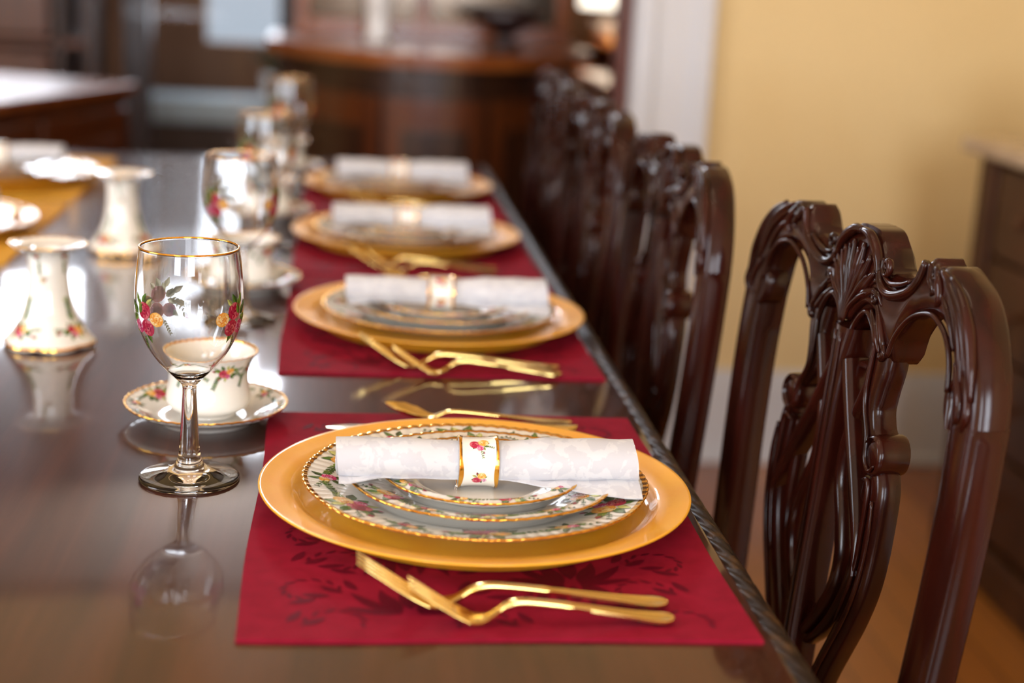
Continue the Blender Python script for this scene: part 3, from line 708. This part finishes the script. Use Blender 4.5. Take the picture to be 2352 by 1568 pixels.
def make_napkin():
    n = 46; L = .225; V = []; F = []; T = 2.55; m = 90; th = .0011; rg = random.Random(2)
    secs = []
    for i in range(n+1):
        f = i/n; x = -.1055+L*f; e = min(1, abs(x)/.05)**1.5
        side = 1 if x > 0 else 0
        ry = .0156+.0035*e*(1+.4*side); rz = .0150+.0010*e*(1+.4*side)
        sheet = []
        for j in range(m+1):
            g = j/m; a = 2*PI*T*g+(-2*PI*T-2.45)   # outer end at the lower near side
            rr = .30+.70*g
            y = ry*rr*math.cos(a); z = rz*rr*math.sin(a)
            bulge = 1+.05*math.sin(3*a+5*f)*e
            z = z*bulge+.0004*math.sin(40*f+4*a)*e
            z += .0018*e
            sheet.append(Vector((0, y, z)))
        # loose outer edge of the cloth
        ext = 3+int(4); tl = .002+.020*max(0, min(1, (x-.02)/.085))+.008*max(0, min(1, (-.07-x)/.03))
        d = (sheet[-1]-sheet[-4]).normalized()
        for q in range(1, 6):
            dd = (d+Vector((0, -.10*q*0, -.05*q))).normalized(); sheet.append(sheet[-1]+Vector((0, -.95, -.34)).normalized()*tl/5)
        secs.append((x, sheet))
    k = len(secs[0][1])
    for x, sh in secs:
        jx = .0007*math.sin(x*300)
        for sg in (0, 1):
            for j, p in enumerate(sh):
                d = (sh[min(j+1, k-1)]-sh[max(j-1, 0)]); nn = Vector((0, -d.z, d.y)).normalized()
                q = p-nn*(th*sg); edge = (.0015*math.sin(j*.22) if abs(x) > .1 else 0)
                V.append((x+edge, q.y, q.z))
    K = 2*k
    for i in range(n):
        for j in range(k-1):
            F.append((i*K+j, i*K+j+1, (i+1)*K+j+1, (i+1)*K+j)); F.append((i*K+k+j, (i+1)*K+k+j, (i+1)*K+k+j+1, i*K+k+j+1))
        F.append((i*K, (i+1)*K, (i+1)*K+k, i*K+k)); F.append((i*K+k-1, i*K+2*k-1, (i+1)*K+2*k-1, (i+1)*K+k-1))
    for i in (0, n):
        for j in range(k-1):
            q = (i*K+j, i*K+k+j, i*K+k+j+1, i*K+j+1); F.append(q if i == 0 else q[::-1])
    return obj('napkin', V, F, m_napkin, sharp=60)
spread(make_ring(), ZN+RO*.99, (-.001, -.014), 'white china napkin ring with gold edges on the %s', 'napkin ring', 'rose china napkin rings', .0)
spread(make_napkin(), ZN+RO*.99+.0005, (-.0005, -.014), 'rolled white damask napkin lying across the %s', 'napkin', 'rolled white napkins', .0)

# ------------------------------------------------------------------ cutlery (tip at x=0, handle towards +x)
def flat_loft(path, widths, thick, n=60, groove=0, cup=None):
    """path [(x,z)], widths [(x,w)], thick [(x,t)]"""
    Q = smooth_pts([(a, b_, 0) for a, b_ in path], n); V = []; F = []; m = 9
    for i, q in enumerate(Q):
        x = q.x; wd = max(.0004, interp(widths, x))/2; t = interp(thick, x); c = interp(cup, x) if cup else 0
        ring = []
        for j in range(m):
            s = -1+2*j/(m-1); ring.append((x, s*wd, q.y+t/2*(1-.5*s**4)+c*(s*s)-groove*t*(1-abs(s))*(1 if x > .6*path[-1][0] else 0)))
        for j in range(m):
            s = 1-2*j/(m-1); ring.append((x, s*wd, q.y-t/2*(1-.6*s*s)+c*(s*s)))
        V += ring
    k = 2*m
    for i in range(n-1):
        for j in range(k): F.append((i*k+j, (i+1)*k+j, (i+1)*k+(j+1) % k, i*k+(j+1) % k))
    F.append(tuple(range(k))); F.append(tuple((n-1)*k+j for j in reversed(range(k))))
    return V, F
def make_fork(name, L, tl):
    root = empty(name, (0, 0, 0)); k = L/.205
    path = [(0, .0335*k), (.018*k, .0215*k), (.034*k, .0110*k), (.047*k, .0042*k), (.057*k, .0028), (.066*k, .0065), (.075*k, .0118), (.085*k, .0142), (.10*k, .0138), (.13*k, .0110), (.165*k, .0068), (.19*k, .0040), (.205*k, .0038)]
    body = [p for p in path if p[0] >= .034*k-1e-6]
    hp = [(.034*k, .0220*k), (.045*k, .0235*k), (.055*k, .019*k), (.064*k, .010), (.074*k, .0062), (.10*k, .0062), (.14*k, .0078), (.172*k, .0115), (.188*k, .0155), (.197*k, .0160), (.2025*k, .0115), (.205*k, .003)]
    obj('handle', *flat_loft(body, hp, [(0, .0024), (.06*k, .003), (.075*k, .0055), (.1*k, .0045), (.205*k, .0034)], groove=.5), m_cut, root, sharp=60)
    tp = [p for p in path if p[0] <= .047*k]
    for t in range(4):
        off = (t-1.5)*.0062*k
        V, F = flat_loft(tp, [(0, .0018), (.004, .0032*k), (.034*k, .0040*k), (.047*k, .0050*k)], [(0, .0012), (.03, .0024), (.06, .0026)], n=16)
        obj('tine', [(v[0], v[1]+off, v[2]) for v in V], F, m_cut, root, sharp=60)
    return root
def make_spoon():
    L = .17; root = empty('teaspoon', (0, 0, 0))
    bowl = [(0, .0185), (.012, .0120), (.025, .0072), (.038, .0052), (.046, .0068)]
    obj('bowl', *flat_loft(bowl, [(0, .003), (.003, .013), (.010, .0235), (.019, .0290), (.028, .0285), (.037, .021), (.043, .011), (.046, .007)], [(0, .0014), (.05, .002)], n=40, cup=[(0, .0005), (.018, .0060), (.03, .0055), (.046, .0005)]), m_cut, root, sharp=60)
    hd = [(.044, .0062), (.052, .0095), (.06, .0116), (.075, .0112), (.11, .0080), (.145, .0046), (.17, .0040)]
    obj('handle', *flat_loft(hd, [(.044, .009), (.052, .0055), (.08, .0055), (.12, .0075), (.148, .0125), (.160, .0145), (.167, .010), (.17, .003)], [(0, .002), (.055, .0045), (.17, .003)], groove=.4), m_cut, root, sharp=60)
    return root
def make_knife():
    root = empty('table_knife', (0, 0, 0))
    obj('blade', *flat_loft([(0, .0035), (.05, .0035), (.105, .004)], [(0, .003), (.004, .010), (.012, .0165), (.03, .019), (.095, .017), (.105, .012)], [(0, .0014), (.105, .0026)], n=30), m_blade, root, sharp=60)
    obj('handle', *flat_loft([(.10, .0055), (.108, .0062), (.13, .0062), (.19, .0062), (.222, .0056)], [(.10, .011), (.108, .012), (.116, .0095), (.15, .0115), (.19, .0155), (.212, .0165), (.220, .010), (.222, .003)], [(.10, .005), (.108, .009), (.222, .008)]), m_cut, root, sharp=60)
    return root
RIGHT = ALL[:4]
spread(make_fork('dinner_fork', .205, 0), MZ-.0006, (-.0925, -.1875), 'longer gold fork beside the charger on the %s', 'fork', 'gold dinner forks', .0, RIGHT)
spread(make_fork('salad_fork', .172, 0), MZ-.0006, (-.0605, -.2125), 'shorter gold fork nearest the edge of the %s', 'fork', 'gold salad forks', .0, RIGHT)
spread(make_spoon(), MZ-.001, (-.0640, .2100), 'gold teaspoon behind the plates on the %s', 'spoon', 'gold teaspoons', .0, RIGHT)
spread(make_knife(), MZ-.0004, (-.1155, .1815), 'gold handled knife behind the plates on the %s', 'knife', 'gold handled knives', .0, RIGHT)

# ------------------------------------------------------------------ wine glasses
GP = [(0, .0016), (.024, .0012), (.034, .0004), (.0380, .0002), (.0390, .0010), (.0392, .0020), (.0380, .0032), (.030, .0052), (.021, .0075), (.0145, .0100), (.0108, .0135), (.0088, .0190), (.0078, .028), (.0068, .045), (.0058, .062), (.0054, .072), (.0060, .0775), (.0105, .0825), (.0165, .0885),
      (.0245, .0975), (.0318, .1085), (.0374, .1210), (.0404, .1330), (.0412, .1440), (.0408, .1560), (.0399, .1690), (.0386, .1800), (.0378, .1862)]
def make_glass():
    root = empty('wine_glass', (0, 0, 0))
    P = [Vector((a, b_, 0)) for a, b_ in GP]; out = [(q.x, q.y) for q in smooth_pts(P, 110)]
    out[0] = (0, .0016)
    bi = [q for q in out if q[1] > .0885]
    inner = [(max(r-.00115, 0), z) for r, z in bi][::-1]
    inner += [(.0120, .0865), (.006, .0850), (0, .0846)]
    prof = out+[(.0372, .1868)]+inner
    V, F = lathe([(max(r, 1e-6), max(z, 0)) for r, z in prof], 96)
    obj('bowl_and_stem', V, F, m_glass, root)
    V, F = tube([(.03735*math.cos(2*PI*i/96), .03735*math.sin(2*PI*i/96), .1864) for i in range(97)], .00082, 8); obj('gold_rim', V, F, m_gold, root)
    zr = sorted((z, r) for r, z in out if z > .085)
    p = Print(); rg = random.Random(12)
    def fn(s, t, off):
        z = .136+t; r = interp(zr, z)+off+.0001; a = s/.041; return (r*math.cos(a), r*math.sin(a), z)
    # sprays centred on the right (+x), the left and the far side
    for a, fl in ((-.42, -1), (PI+.62, 1), (2.2, 1)):
        o = a*.041; p.mark(); p.pale = .75 if a == 2.2 else 0
        for k, (dx, dy, an, L) in enumerate(((-.2, .9, 2.0, .8), (.2, .9, 1.1, .9), (-.8, .5, 2.6, .9), (-1.0, -.1, 3.4, .9), (-.6, -.6, 3.9, .8), (.5, -.8, 5.0, .9), (.9, .2, .2, .8), (.7, .9, .8, .7), (0, .4, 1.6, .9), (-.4, .2, 2.4, .9))):
            p.leaf(o+fl*dx*.010, dy*.0115, an if fl > 0 else PI-an, L*.0118, L*.0058, GR[k % 4], 0)
        p.rose(o+fl*.0045, .006, .0074, RED, rg, 2); p.rose(o+fl*.0070, -.007, .0072, RED, rg, 4.8); p.rose(o-fl*.0048, -.0075, .0060, PINK, rg, 7.4); p.rose(o+fl*.0170, .001, .0062, YEL, rg, 7.4)
        p.bud(o-fl*.0185, -.0120, 3.9 if fl > 0 else -.76, .0052, RED, 2); p.sprig(o-fl*.006, .002, 3.6 if fl > 0 else -.46, .015, 1, rg, 6); p.leaf(o-fl*.003, .003, 2.3 if fl > 0 else .84, .009, .005, GR[1], 9.5); p.leaf(o-fl*.001, .003, 1.3 if fl > 0 else 1.84, .009, .005, GR[0], 9.5); p.leaf(o-fl*.004, .001, 3.6 if fl > 0 else -.46, .009, .005, GR[0], 9.5); p.sprig(o+fl*.002, -.0135, 4.3 if fl > 0 else -1.16, .012, 1, rg, 6)
        p.sprig(o-fl*.009, -.002, 3.8 if fl > 0 else -.66, .009, 1, rg, 3)
    p.build('rose_spray', fn, root, eps=1.5e-5, m=m_enamel)
    return root
g = make_glass()
for i, (p, lab) in enumerate((((-.112, 1.1656), 'stemmed wine glass with gold rim and roses, nearest and sharp'), ((-.1065, 1.70), 'second wine glass from the camera, in front of a blurred teacup'),
                              ((-.1, 2.13), 'third wine glass from the camera, between the stacked blurred glasses'), ((-.088, 2.735), 'farthest wine glass, blurred against the dark sideboard'))):
    o = g if i == 0 else copy_tree(g)
    o.location = (*p, TZ+.0003); o.rotation_euler = (0, 0, .0 if i == 0 else .1*i); tag(o, lab, 'glass', 'rose wine glasses along the red placemats')

# ------------------------------------------------------------------ cups and saucers
def make_cup():
    root = empty('teacup', (0, 0, 0))
    out = [(.0235, 0), (.0250, .0008), (.0245, .0028), (.0290, .0050), (.0345, .0090), (.0368, .0140), (.0366, .0200), (.0352, .0280), (.0345, .0350), (.0352, .0420), (.0374, .0490), (.0405, .0545), (.0430, .0575)]
    def mod(r, z, a):
        q = max(0, min(1, (z-.045)/.0125)); k = abs(math.sin(18*a)); body = .5+.5*math.cos(6*a)
        return r*(1+.010*q*k+.016*(body-.5)*max(0, 1-abs(z-.02)/.03)), z+.0007*q*k
    o2 = [(q.x, q.y) for q in smooth_pts([(a, b_, 0) for a, b_ in out], 40)]
    inn = [(max(r-.0016, .001), z) for r, z in o2 if z > .0045][::-1]
    prof = [(1e-5, .0012), (.022, .0012)]+o2+[(.0424, .0579)]+inn+[(.02, .0042), (1e-5, .0038)]
    obj('body', *lathe(prof, 144, mod), m_porc, root)
    rim = [(.0408, .0560), (.0421, .0572), (.0432, .0578), (.0428, .0584), (.0420, .0582), (.0408, .0568)]
    obj('gold_rim', *lathe([(r, z+.0001) for r, z in rim], 144, mod, close=True), m_gold, root)
    hp = smooth_pts([(0, .036, .046), (0, .046, .050), (0, .056, .045), (0, .058, .033), (0, .050, .022), (0, .040, .016), (0, .0345, .013)], 30)
    obj('handle', *tube(hp, [.0028+.0006*math.cos(i*.5) for i in range(30)], 10), m_porc, root)
    zr = [(z, r) for r, z in o2]; p = Print(); rg = random.Random(21)
    def fn(s, t, off):
        z = .043+t; a = s/.036; r, z2 = mod(interp(zr, z), z, a); return ((r+off+.00015)*math.cos(a), (r+off+.00015)*math.sin(a), z2)
    for k, a in enumerate((-2.75, -1.9, -.95, -.2, .9, 2.2)):
        o = a*.036
        (spray if k % 2 == 0 else small_spray)(p, o, .003, .0115 if k % 2 == 0 else .009, rg, k % 3)
        p.sprig(o-.006, .002, -2.0, .013, 1, rg, 6); p.sprig(o+.008, .004, -.6, .011, 1, rg, 5)
    p.build('rose_spray', fn, root)
    return root
def make_saucer():
    root = make_plate('saucer', .0712, .0175, 48, .0003, 5, 41, .0165)
    return root
cup = make_cup(); sau = make_saucer()
# deeper saucer: scale the well up slightly
CUPS = [(-.1125, 1.325, 'nearest'), (-.115, 1.87, 'second from the camera'), (-.112, 2.38, 'third from the camera'), (-.104, 2.88, 'farthest')]
for i, (x, y, n) in enumerate(CUPS):
    o = sau if i == 0 else copy_tree(sau)
    o.location = (x, y, TZ); o.rotation_euler = (0, 0, .4*i); tag(o, ['scalloped rose saucer nearest the camera, behind the sharp glass', 'rose saucer second from the camera, touching the red placemat corner', 'third rose saucer from the camera, under a hidden teacup', 'farthest rose saucer, beside the farthest red placemat'][i], 'saucer', 'rose china saucers')
    o = cup if i == 0 else copy_tree(cup)
    o.location = (x+.0015, y+.002, TZ+.0047); o.rotation_euler = (0, 0, -.1 if i == 0 else .3*i)
    tag(o, ['rose painted white teacup nearest the camera, behind the glass bowl', 'blurred white teacup second from the camera, behind the second glass', 'third white teacup from the camera, behind the third glass', 'farthest white teacup, beside the last placemat'][i], 'teacup', 'rose china teacups')

# ------------------------------------------------------------------ porcelain candlesticks
def make_candlestick():
    root = empty('candlestick', (0, 0, 0))
    out = [(.0425, 0), (.0452, .0012), (.0460, .0035), (.0440, .0075), (.0385, .0140), (.0325, .0225), (.0275, .0330), (.0238, .0450), (.0214, .0580), (.0202, .0710), (.0200, .0830), (.0208, .0920), (.0236, .0975), (.0300, .1015), (.0365, .1040), (.0385, .1056)]
    def mod(r, z, a):
        q = max(0, 1-z/.03); lob = abs(math.cos(3*a+.4)); t = max(0, (z-.097)/.009); k = abs(math.sin(14*a))
        return r*(1+.055*q*(lob-.6)+.012*t*k+.02*(lob-.6)*(1-q)), z+.0022*max(0, 1-z/.008)*(1-lob)*(1 if z > .0001 else 1)+.0005*t*k
    o2 = [(q.x, q.y) for q in smooth_pts([(a, b_, 0) for a, b_ in out], 60)]
    inn = [(.0372, .1062), (.034, .1050), (.027, .1026), (.020, .1015), (.0130, .1010), (.0120, .100), (.0118, .082), (1e-5, .082)]
    obj('body', *lathe([(1e-5, .003), (.036, .003), (.041, .001)]+o2+inn, 120, mod), m_porc, root)
    obj('gold_rim', *lathe([(r, z) for r, z in ((.0368, .1046), (.0384, .1054), (.0392, .1062), (.0384, .1068), (.0372, .1064))], 120, mod, close=True), m_gold, root)
    obj('gold_base_line', *lathe([(.0462, .0030), (.0463, .0045), (.0452, .0062)], 120, lambda r, z, a: (mod(r, z, a)[0]+.0002, mod(r, z, a)[1])), m_gold, root)
    zr = [(z, r) for r, z in o2]; p = Print(); rg = random.Random(31)
    def fn(s, t, off):
        z = .05+t; a = s/.028; r, z2 = mod(interp(zr, z), z, a); return ((r+off+.0002)*math.cos(a), (r+off+.0002)*math.sin(a), z2)
    for a, k, f in ((-2.35, 2, 1), (-.55, 1, -1), (1.2, 0, 1), (2.7, 1, 1)):
        o = a*.028
        spray(p, o, -.030, .0130, rg, k, f); p.sprig(o, -.022, 1.5, .022, .6, rg, 7)
        for q in range(4): p.leaf(o+rg.uniform(-.003, .003), -.020+.006*q, 1.2+.3*q, .006, .003, GR[q % 4], 0)
    small_spray(p, -1.62*.028, .022, .0062, rg, 1)
    for a in (-1.9, -.6, .7, 2.0): o = a*.028; small_spray(p, o, .046, .007, rg, 2); p.sprig(o+.001, .042, -1.45, .013, 1, rg, 6)
    p.mark(); p.bud(-1.8*.028, -.034, 3.0, .004, RED, 1); p.mark(); p.bud(-1.15*.028, -.031, .3, .0045, RED, 1)
    p.build('rose_spray', fn, root)
    return root
cs = make_candlestick()
for i, (x, y, lab) in enumerate(((-.2935, 1.576, 'waisted white china candlestick with roses at left, nearer of the two'), (-.289, 2.085, 'blurred white china candlestick behind, beside the far gold placemat'))):
    o = cs if i == 0 else copy_tree(cs)
    o.location = (x, y, TZ); o.rotation_euler = (0, 0, .15*i); tag(o, lab, 'candlestick', 'rose china candlesticks')

# ------------------------------------------------------------------ chest by the right wall
cx0, cx1, cy0, cy1 = 1.291, 1.755, 1.55, 2.945
e = empty('chest_of_drawers', ((cx0+cx1)/2, (cy0+cy1)/2, 0), 'dark brown chest of drawers with pale marble top at the right edge', 'chest')
ox, oy = -(cx0+cx1)/2, -(cy0+cy1)/2
def lb(a0, a1, b0, b1, c0, c1, bev=.004): return MB().box(a0+ox, a1+ox, b0+oy, b1+oy, c0, c1, bev)
lb(cx0+.012, cx1, cy0, cy1, .09, .838).obj('carcass', m_cab, e, smooth=False)
lb(cx0-.035, cx1, cy0-.05, cy1+.06, .838, .868, .008).obj('marble_top', m_marble, e, smooth=False)
lb(cx0-.015, cx1, cy0-.02, cy1+.02, 0, .09, .01).obj('plinth', m_cab, e, smooth=False)
lb(cx0-.012, cx0+.05, cy1-.06, cy1+.012, .09, .838, .012).obj('corner_post', m_cab, e, smooth=False)
lb(cx0-.012, cx0+.05, cy0-.012, cy0+.06, .09, .838, .012).obj('corner_post', m_cab, e, smooth=False)
for r in range(4):
    za, zb = .105+r*.182, .105+r*.182+.172
    for q in range(2):
        ya = cy0+.07+q*.63; yb = ya+.615
        dr = lb(cx0-.006, cx0+.02, ya, yb, za, zb, .006).obj('drawer', m_cab, e, smooth=False)
        for f in (.25, .75):
            yy = ya+(yb-ya)*f; k = MB().lathe([(0, 0), (.006, 0), (.006, .012), (.014, .018), (.013, .026), (0, .029)], 14)
            V = [(-v[2]+cx0-.006+ox, v[0]+yy+oy, v[1]+(za+zb)/2) for v in k.V]; obj('knob', V, k.F, m_cab, dr)
e = empty('tureen', (1.44, 2.76, .868), 'white lidded china tureen on the marble topped chest', 'tureen')
MB().lathe([(0, 0), (.05, 0), (.055, .006), (.045, .014), (.075, .03), (.098, .055), (.102, .075), (.096, .085), (0, .083)], 40).obj('bowl', m_whitecer, e)
MB().lathe([(.098, .084), (.1, .088), (.085, .108), (.05, .124), (.018, .13), (.012, .138), (.018, .148), (.012, .156), (0, .158)], 40).obj('lid', m_whitecer, e)
for s in (-1, 1): MB().tube(smooth_pts([(0, s*.094, .06), (0, s*.118, .07), (0, s*.124, .055), (0, s*.112, .042), (0, s*.088, .046)], 14), .007, 8).obj('handle', m_whitecer, e)

# ------------------------------------------------------------------ adjoining room
def place_box(e, name, m, *a, bev=.006): return MB().box(*a, bev).obj(name, m, e, smooth=False)
# bow fronted sideboard
e = empty('sideboard', (.25, 4.75, 0), 'dark walnut bow fronted sideboard with honey brown top', 'sideboard')
W2 = .44
def bowfront(y_end, y_mid, yb, z0, z1, w, inset=0):
    n = 30; V = []; F = []
    for z in (z0, z1):
        for i in range(n+1):
            s = -1+2*i/n; V.append((s*w, y_end+(y_mid-y_end)*(1-abs(s)**2.2)+inset, z))
        V.append((w, yb, z)); V.append((-w, yb, z))
    k = n+3
    for i in range(k): F.append((i, (i+1) % k, k+(i+1) % k, k+i))
    F.append(tuple(reversed(range(k)))); F.append(tuple(range(k, 2*k)))
    return V, F
obj('carcass', *bowfront(-.34, -.76, .05, .12, .885, W2-.02, .03), m_sidedark, e, smooth=False)
obj('top', *bowfront(-.36, -.80, .07, .885, .92, W2+.02), m_sidetop, e, smooth=False)
obj('plinth', *bowfront(-.34, -.76, .05, 0, .12, W2-.05, .06), m_sidedark, e, smooth=False)
def bowpanel(name, s0, s1, z0, z1, out, m):
    n = 12; V = []; F = []
    for z in (z0, z1):
        for d in (out, -.01):
            for i in range(n+1):
                s = s0+(s1-s0)*i/n; V.append((s*(W2-.02), -.34+(-.42)*(1-abs(s)**2.2)+.03-d, z))
    k = n+1
    for i in range(n):
        F += [(i, i+1, 2*k+i+1, 2*k+i), (i, k+i, k+i+1, i+1), (2*k+i, 2*k+i+1, 3*k+i+1, 3*k+i)]
    F += [(0, 2*k, 3*k, k), (n, k+n, 3*k+n, 2*k+n)]
    return obj(name, V, F, m, e, smooth=False)
for s0, s1 in ((-.94, -.36), (-.32, .30), (.34, .94)):
    dr = bowpanel('door', s0, s1, .2, .80, .012, m_side)
    sm = (s0+s1)/2; MB().lathe([(0, 0), (.012, .004), (.014, .012), (.008, .02), (0, .022)], 12).obj('knob', m_brass, dr).location = ((s1-.06)*(W2-.02), -.34-.42*(1-abs(s1-.06)**2.2)+.01, .55)
    bowpanel('raised_panel', s0+.1, s1-.1, .28, .72, .022, m_sidedark)
e = empty('dresser_mirror', (.28, 4.70, .92), 'dark mirror in a honey brown wooden frame standing on the sideboard', 'mirror')
for a, c in ((-.42, -.38), (-.06, -.02), (.36, .40)): place_box(e, 'frame_post', m_sidetop, a, c, -.02, .02, 0, .9)
place_box(e, 'frame_rail', m_sidetop, -.38, .36, -.018, .018, 0, .05); place_box(e, 'frame_rail', m_sidetop, -.38, .36, -.018, .018, .85, .9)
place_box(e, 'glass', mat('mirror_glass', (112, 100, 88), rough=.12, metal=.9), -.38, -.06, -.004, .006, .05, .85, bev=0); place_box(e, 'glass', bpy.data.materials['mirror_glass'], -.02, .36, -.004, .006, .05, .85, bev=0)
e = empty('vase', (.10, 4.38, .92), 'bright white tapering vase on the sideboard', 'vase')
MB().lathe([(0, 0), (.036, 0), (.042, .01), (.034, .03), (.037, .09), (.044, .15), (.03, .2), (.028, .24), (.036, .26), (.033, .26), (.024, .24), (0, .2)], 32).obj('body', m_whitecer, e)
MB().lathe([(.0375, .09), (.039, .094), (.0385, .098)], 32).obj('band', m_whitecer, e)
e = empty('serving_bowl', (.46, 4.42, .92), 'dark footed bowl on the right of the sideboard', 'bowl')
MB().lathe([(0, 0), (.05, 0), (.045, .012), (.02, .025), (.03, .04), (.09, .07), (.12, .1), (.115, .1), (.08, .075), (0, .05)], 36).obj('body', m_dark, e)
MB().lathe([(.118, .099), (.124, .101), (.12, .105), (.116, .102)], 36).obj('rim', m_dark, e)
# writing desk along the right side of the next room
e = empty('writing_desk', (1.1, 4.95, 0), 'brown writing desk with a raised back shelf beyond the door casing', 'desk')
place_box(e, 'desk_top', m_sidetop, -.30, .35, -.95, .95, .775, .80)
place_box(e, 'raised_shelf', m_sidetop, -.20, .35, -.9, .9, .88, .90)
place_box(e, 'shelf_back', m_side, .33, .35, -.9, .9, .80, .88)
for y in (-.88, 0, .88): place_box(e, 'shelf_divider', m_side, -.19, .33, y-.01, y+.01, .80, .88)
for y in (-.9, .55): place_box(e, 'pedestal', m_side, -.27, .33, y, y+.35, .04, .775)
for y in (-.9, .55):
    for k in range(3): place_box(e, 'drawer', m_sidetop, -.285, -.26, y+.02, y+.33, .08+k*.23, .29+k*.23)
e = empty('serving_dish', (1.0, 5.72, .90), 'small white dish on the writing desk', 'dish')
MB().lathe([(0, 0), (.05, 0), (.06, .01), (.085, .045), (.09, .06), (.085, .06), (.055, .02), (0, .014)], 32).obj('body', m_whitecer, e); MB().lathe([(.088, .058), (.092, .06), (.088, .063)], 32).obj('rim', m_whitecer, e)
tag(MB().box(-.045, .045, -.5, .5, 0, .006, .002).obj('table_runner', m_white, smooth=False, loc=(.855, 4.75, .8001)), 'long white cloth on the lower desk top beyond the casing', 'cloth')
tag(MB().box(-.09, .09, -.3, .3, 0, .012, .003).obj('paper_stack', m_white, smooth=False, loc=(1.0, 4.55, .9001)), 'white paper stack on the raised desk shelf', 'paper')
e = empty('table_lamp', (.965, 5.35, .90), 'table lamp with a glowing white shade beyond the casing', 'lamp')
MB().lathe([(0, 0), (.06, 0), (.06, .012), (.02, .022), (.03, .06), (.018, .1), (.01, .12), (.01, .2), (0, .2)], 24).obj('base', m_brass, e)
MB().lathe([(.155, .118), (.10, .36), (.098, .36), (.153, .118)], 40).obj('shade', emit('lit_lamp_shade', (255, 244, 225), 2.2), e)
l = bpy.data.lights.new('lamp_bulb', 'POINT'); l.energy = 8; l.color = (1, .82, .6); l.shadow_soft_size = .03
o = bpy.data.objects.new('lamp_bulb', l); C.objects.link(o); o.location = (.965, 5.35, 1.13)
# low cabinet at the left with shelves above
e = empty('corner_cabinet', (-.66, 3.86, 0), 'brown cabinet with glossy top behind the far gold placemat', 'cabinet', rot=math.atan2(.32, .946))
e.rotation_euler = (0, 0, -.325)
# local +x is the front (towards the table axis), y along the front
place_box(e, 'carcass', m_side, -.40, -.005, -.62, .32, .06, .775); place_box(e, 'top', m_sidetop, -.42, .015, -.64, .34, .775, .80)
place_box(e, 'plinth', m_sidedark, -.39, -.02, -.6, .3, 0, .06)
for a in (-.60, -.145):
    dr = place_box(e, 'door', m_side, -.01, .012, a, a+.44, .10, .74); place_box(e, 'raised_panel', m_side, .008, .02, a+.07, a+.37, .17, .67)
e = empty('bookcase', (-1.55, 5.72, 0), 'tall brown bookcase against the far wall at left', 'bookcase')
place_box(e, 'back', m_side, -.75, .68, .22, .24, 0, 1.15)
for x in (-.75, -.02, .54, .65): place_box(e, 'upright', m_sidedark, x, x+.035, -.1, .22, 0, 1.15)
for z in (.05, .42, .78, 1.12): place_box(e, 'shelf', m_side, -.715, .65, -.1, .22, z, z+.03)
for a, c in ((-.715, -.03), (.02, .53)):
    for z0, z1 in ((.08, .41), (.45, .77), (.81, 1.11)): place_box(e, 'cupboard_door', m_side, a+.006, c-.006, -.095, -.07, z0+.006, z1-.006)

# ------------------------------------------------------------------ chandelier over the table
e = empty('chandelier', (-.24, 1.45, 2.1), 'brass chandelier with candle bulbs over the table', 'chandelier')
MB().lathe([(0, -.12), (.02, -.11), (.03, -.08), (.018, -.04), (.045, 0), (.03, .05), (.012, .1), (.008, .8), (.05, .84), (0, .85)], 24).obj('stem', m_brass, e)
mb_bulb = emit('candle_bulb', (255, 214, 160), 18)
for k in range(8):
    a = 2*PI*k/8; c, s = math.cos(a), math.sin(a)
    arm = MB().tube(smooth_pts([(c*.03, s*.03, 0), (c*.14, s*.14, -.07), (c*.27, s*.27, -.05), (c*.32, s*.32, .02)], 16), .006, 8).obj('arm', m_brass, e)
    MB().lathe([(0, .02), (.035, .03), (.038, .036), (.012, .036), (.011, .09), (0, .09)], 16, axis=(c*.32, s*.32)).obj('candle_cup', m_whitecer, arm)
    MB().lathe([(0, .09), (.010, .1), (.013, .115), (.009, .135), (0, .15)], 12, axis=(c*.32, s*.32)).obj('bulb', mb_bulb, arm)
    l = bpy.data.lights.new('candle_light', 'POINT'); l.energy = 1.7; l.color = (1, .78, .52); l.shadow_soft_size = .014
    o = bpy.data.objects.new('candle_light', l); C.objects.link(o); o.location = (-.24+c*.32, 1.45+s*.32, 2.1+.17)
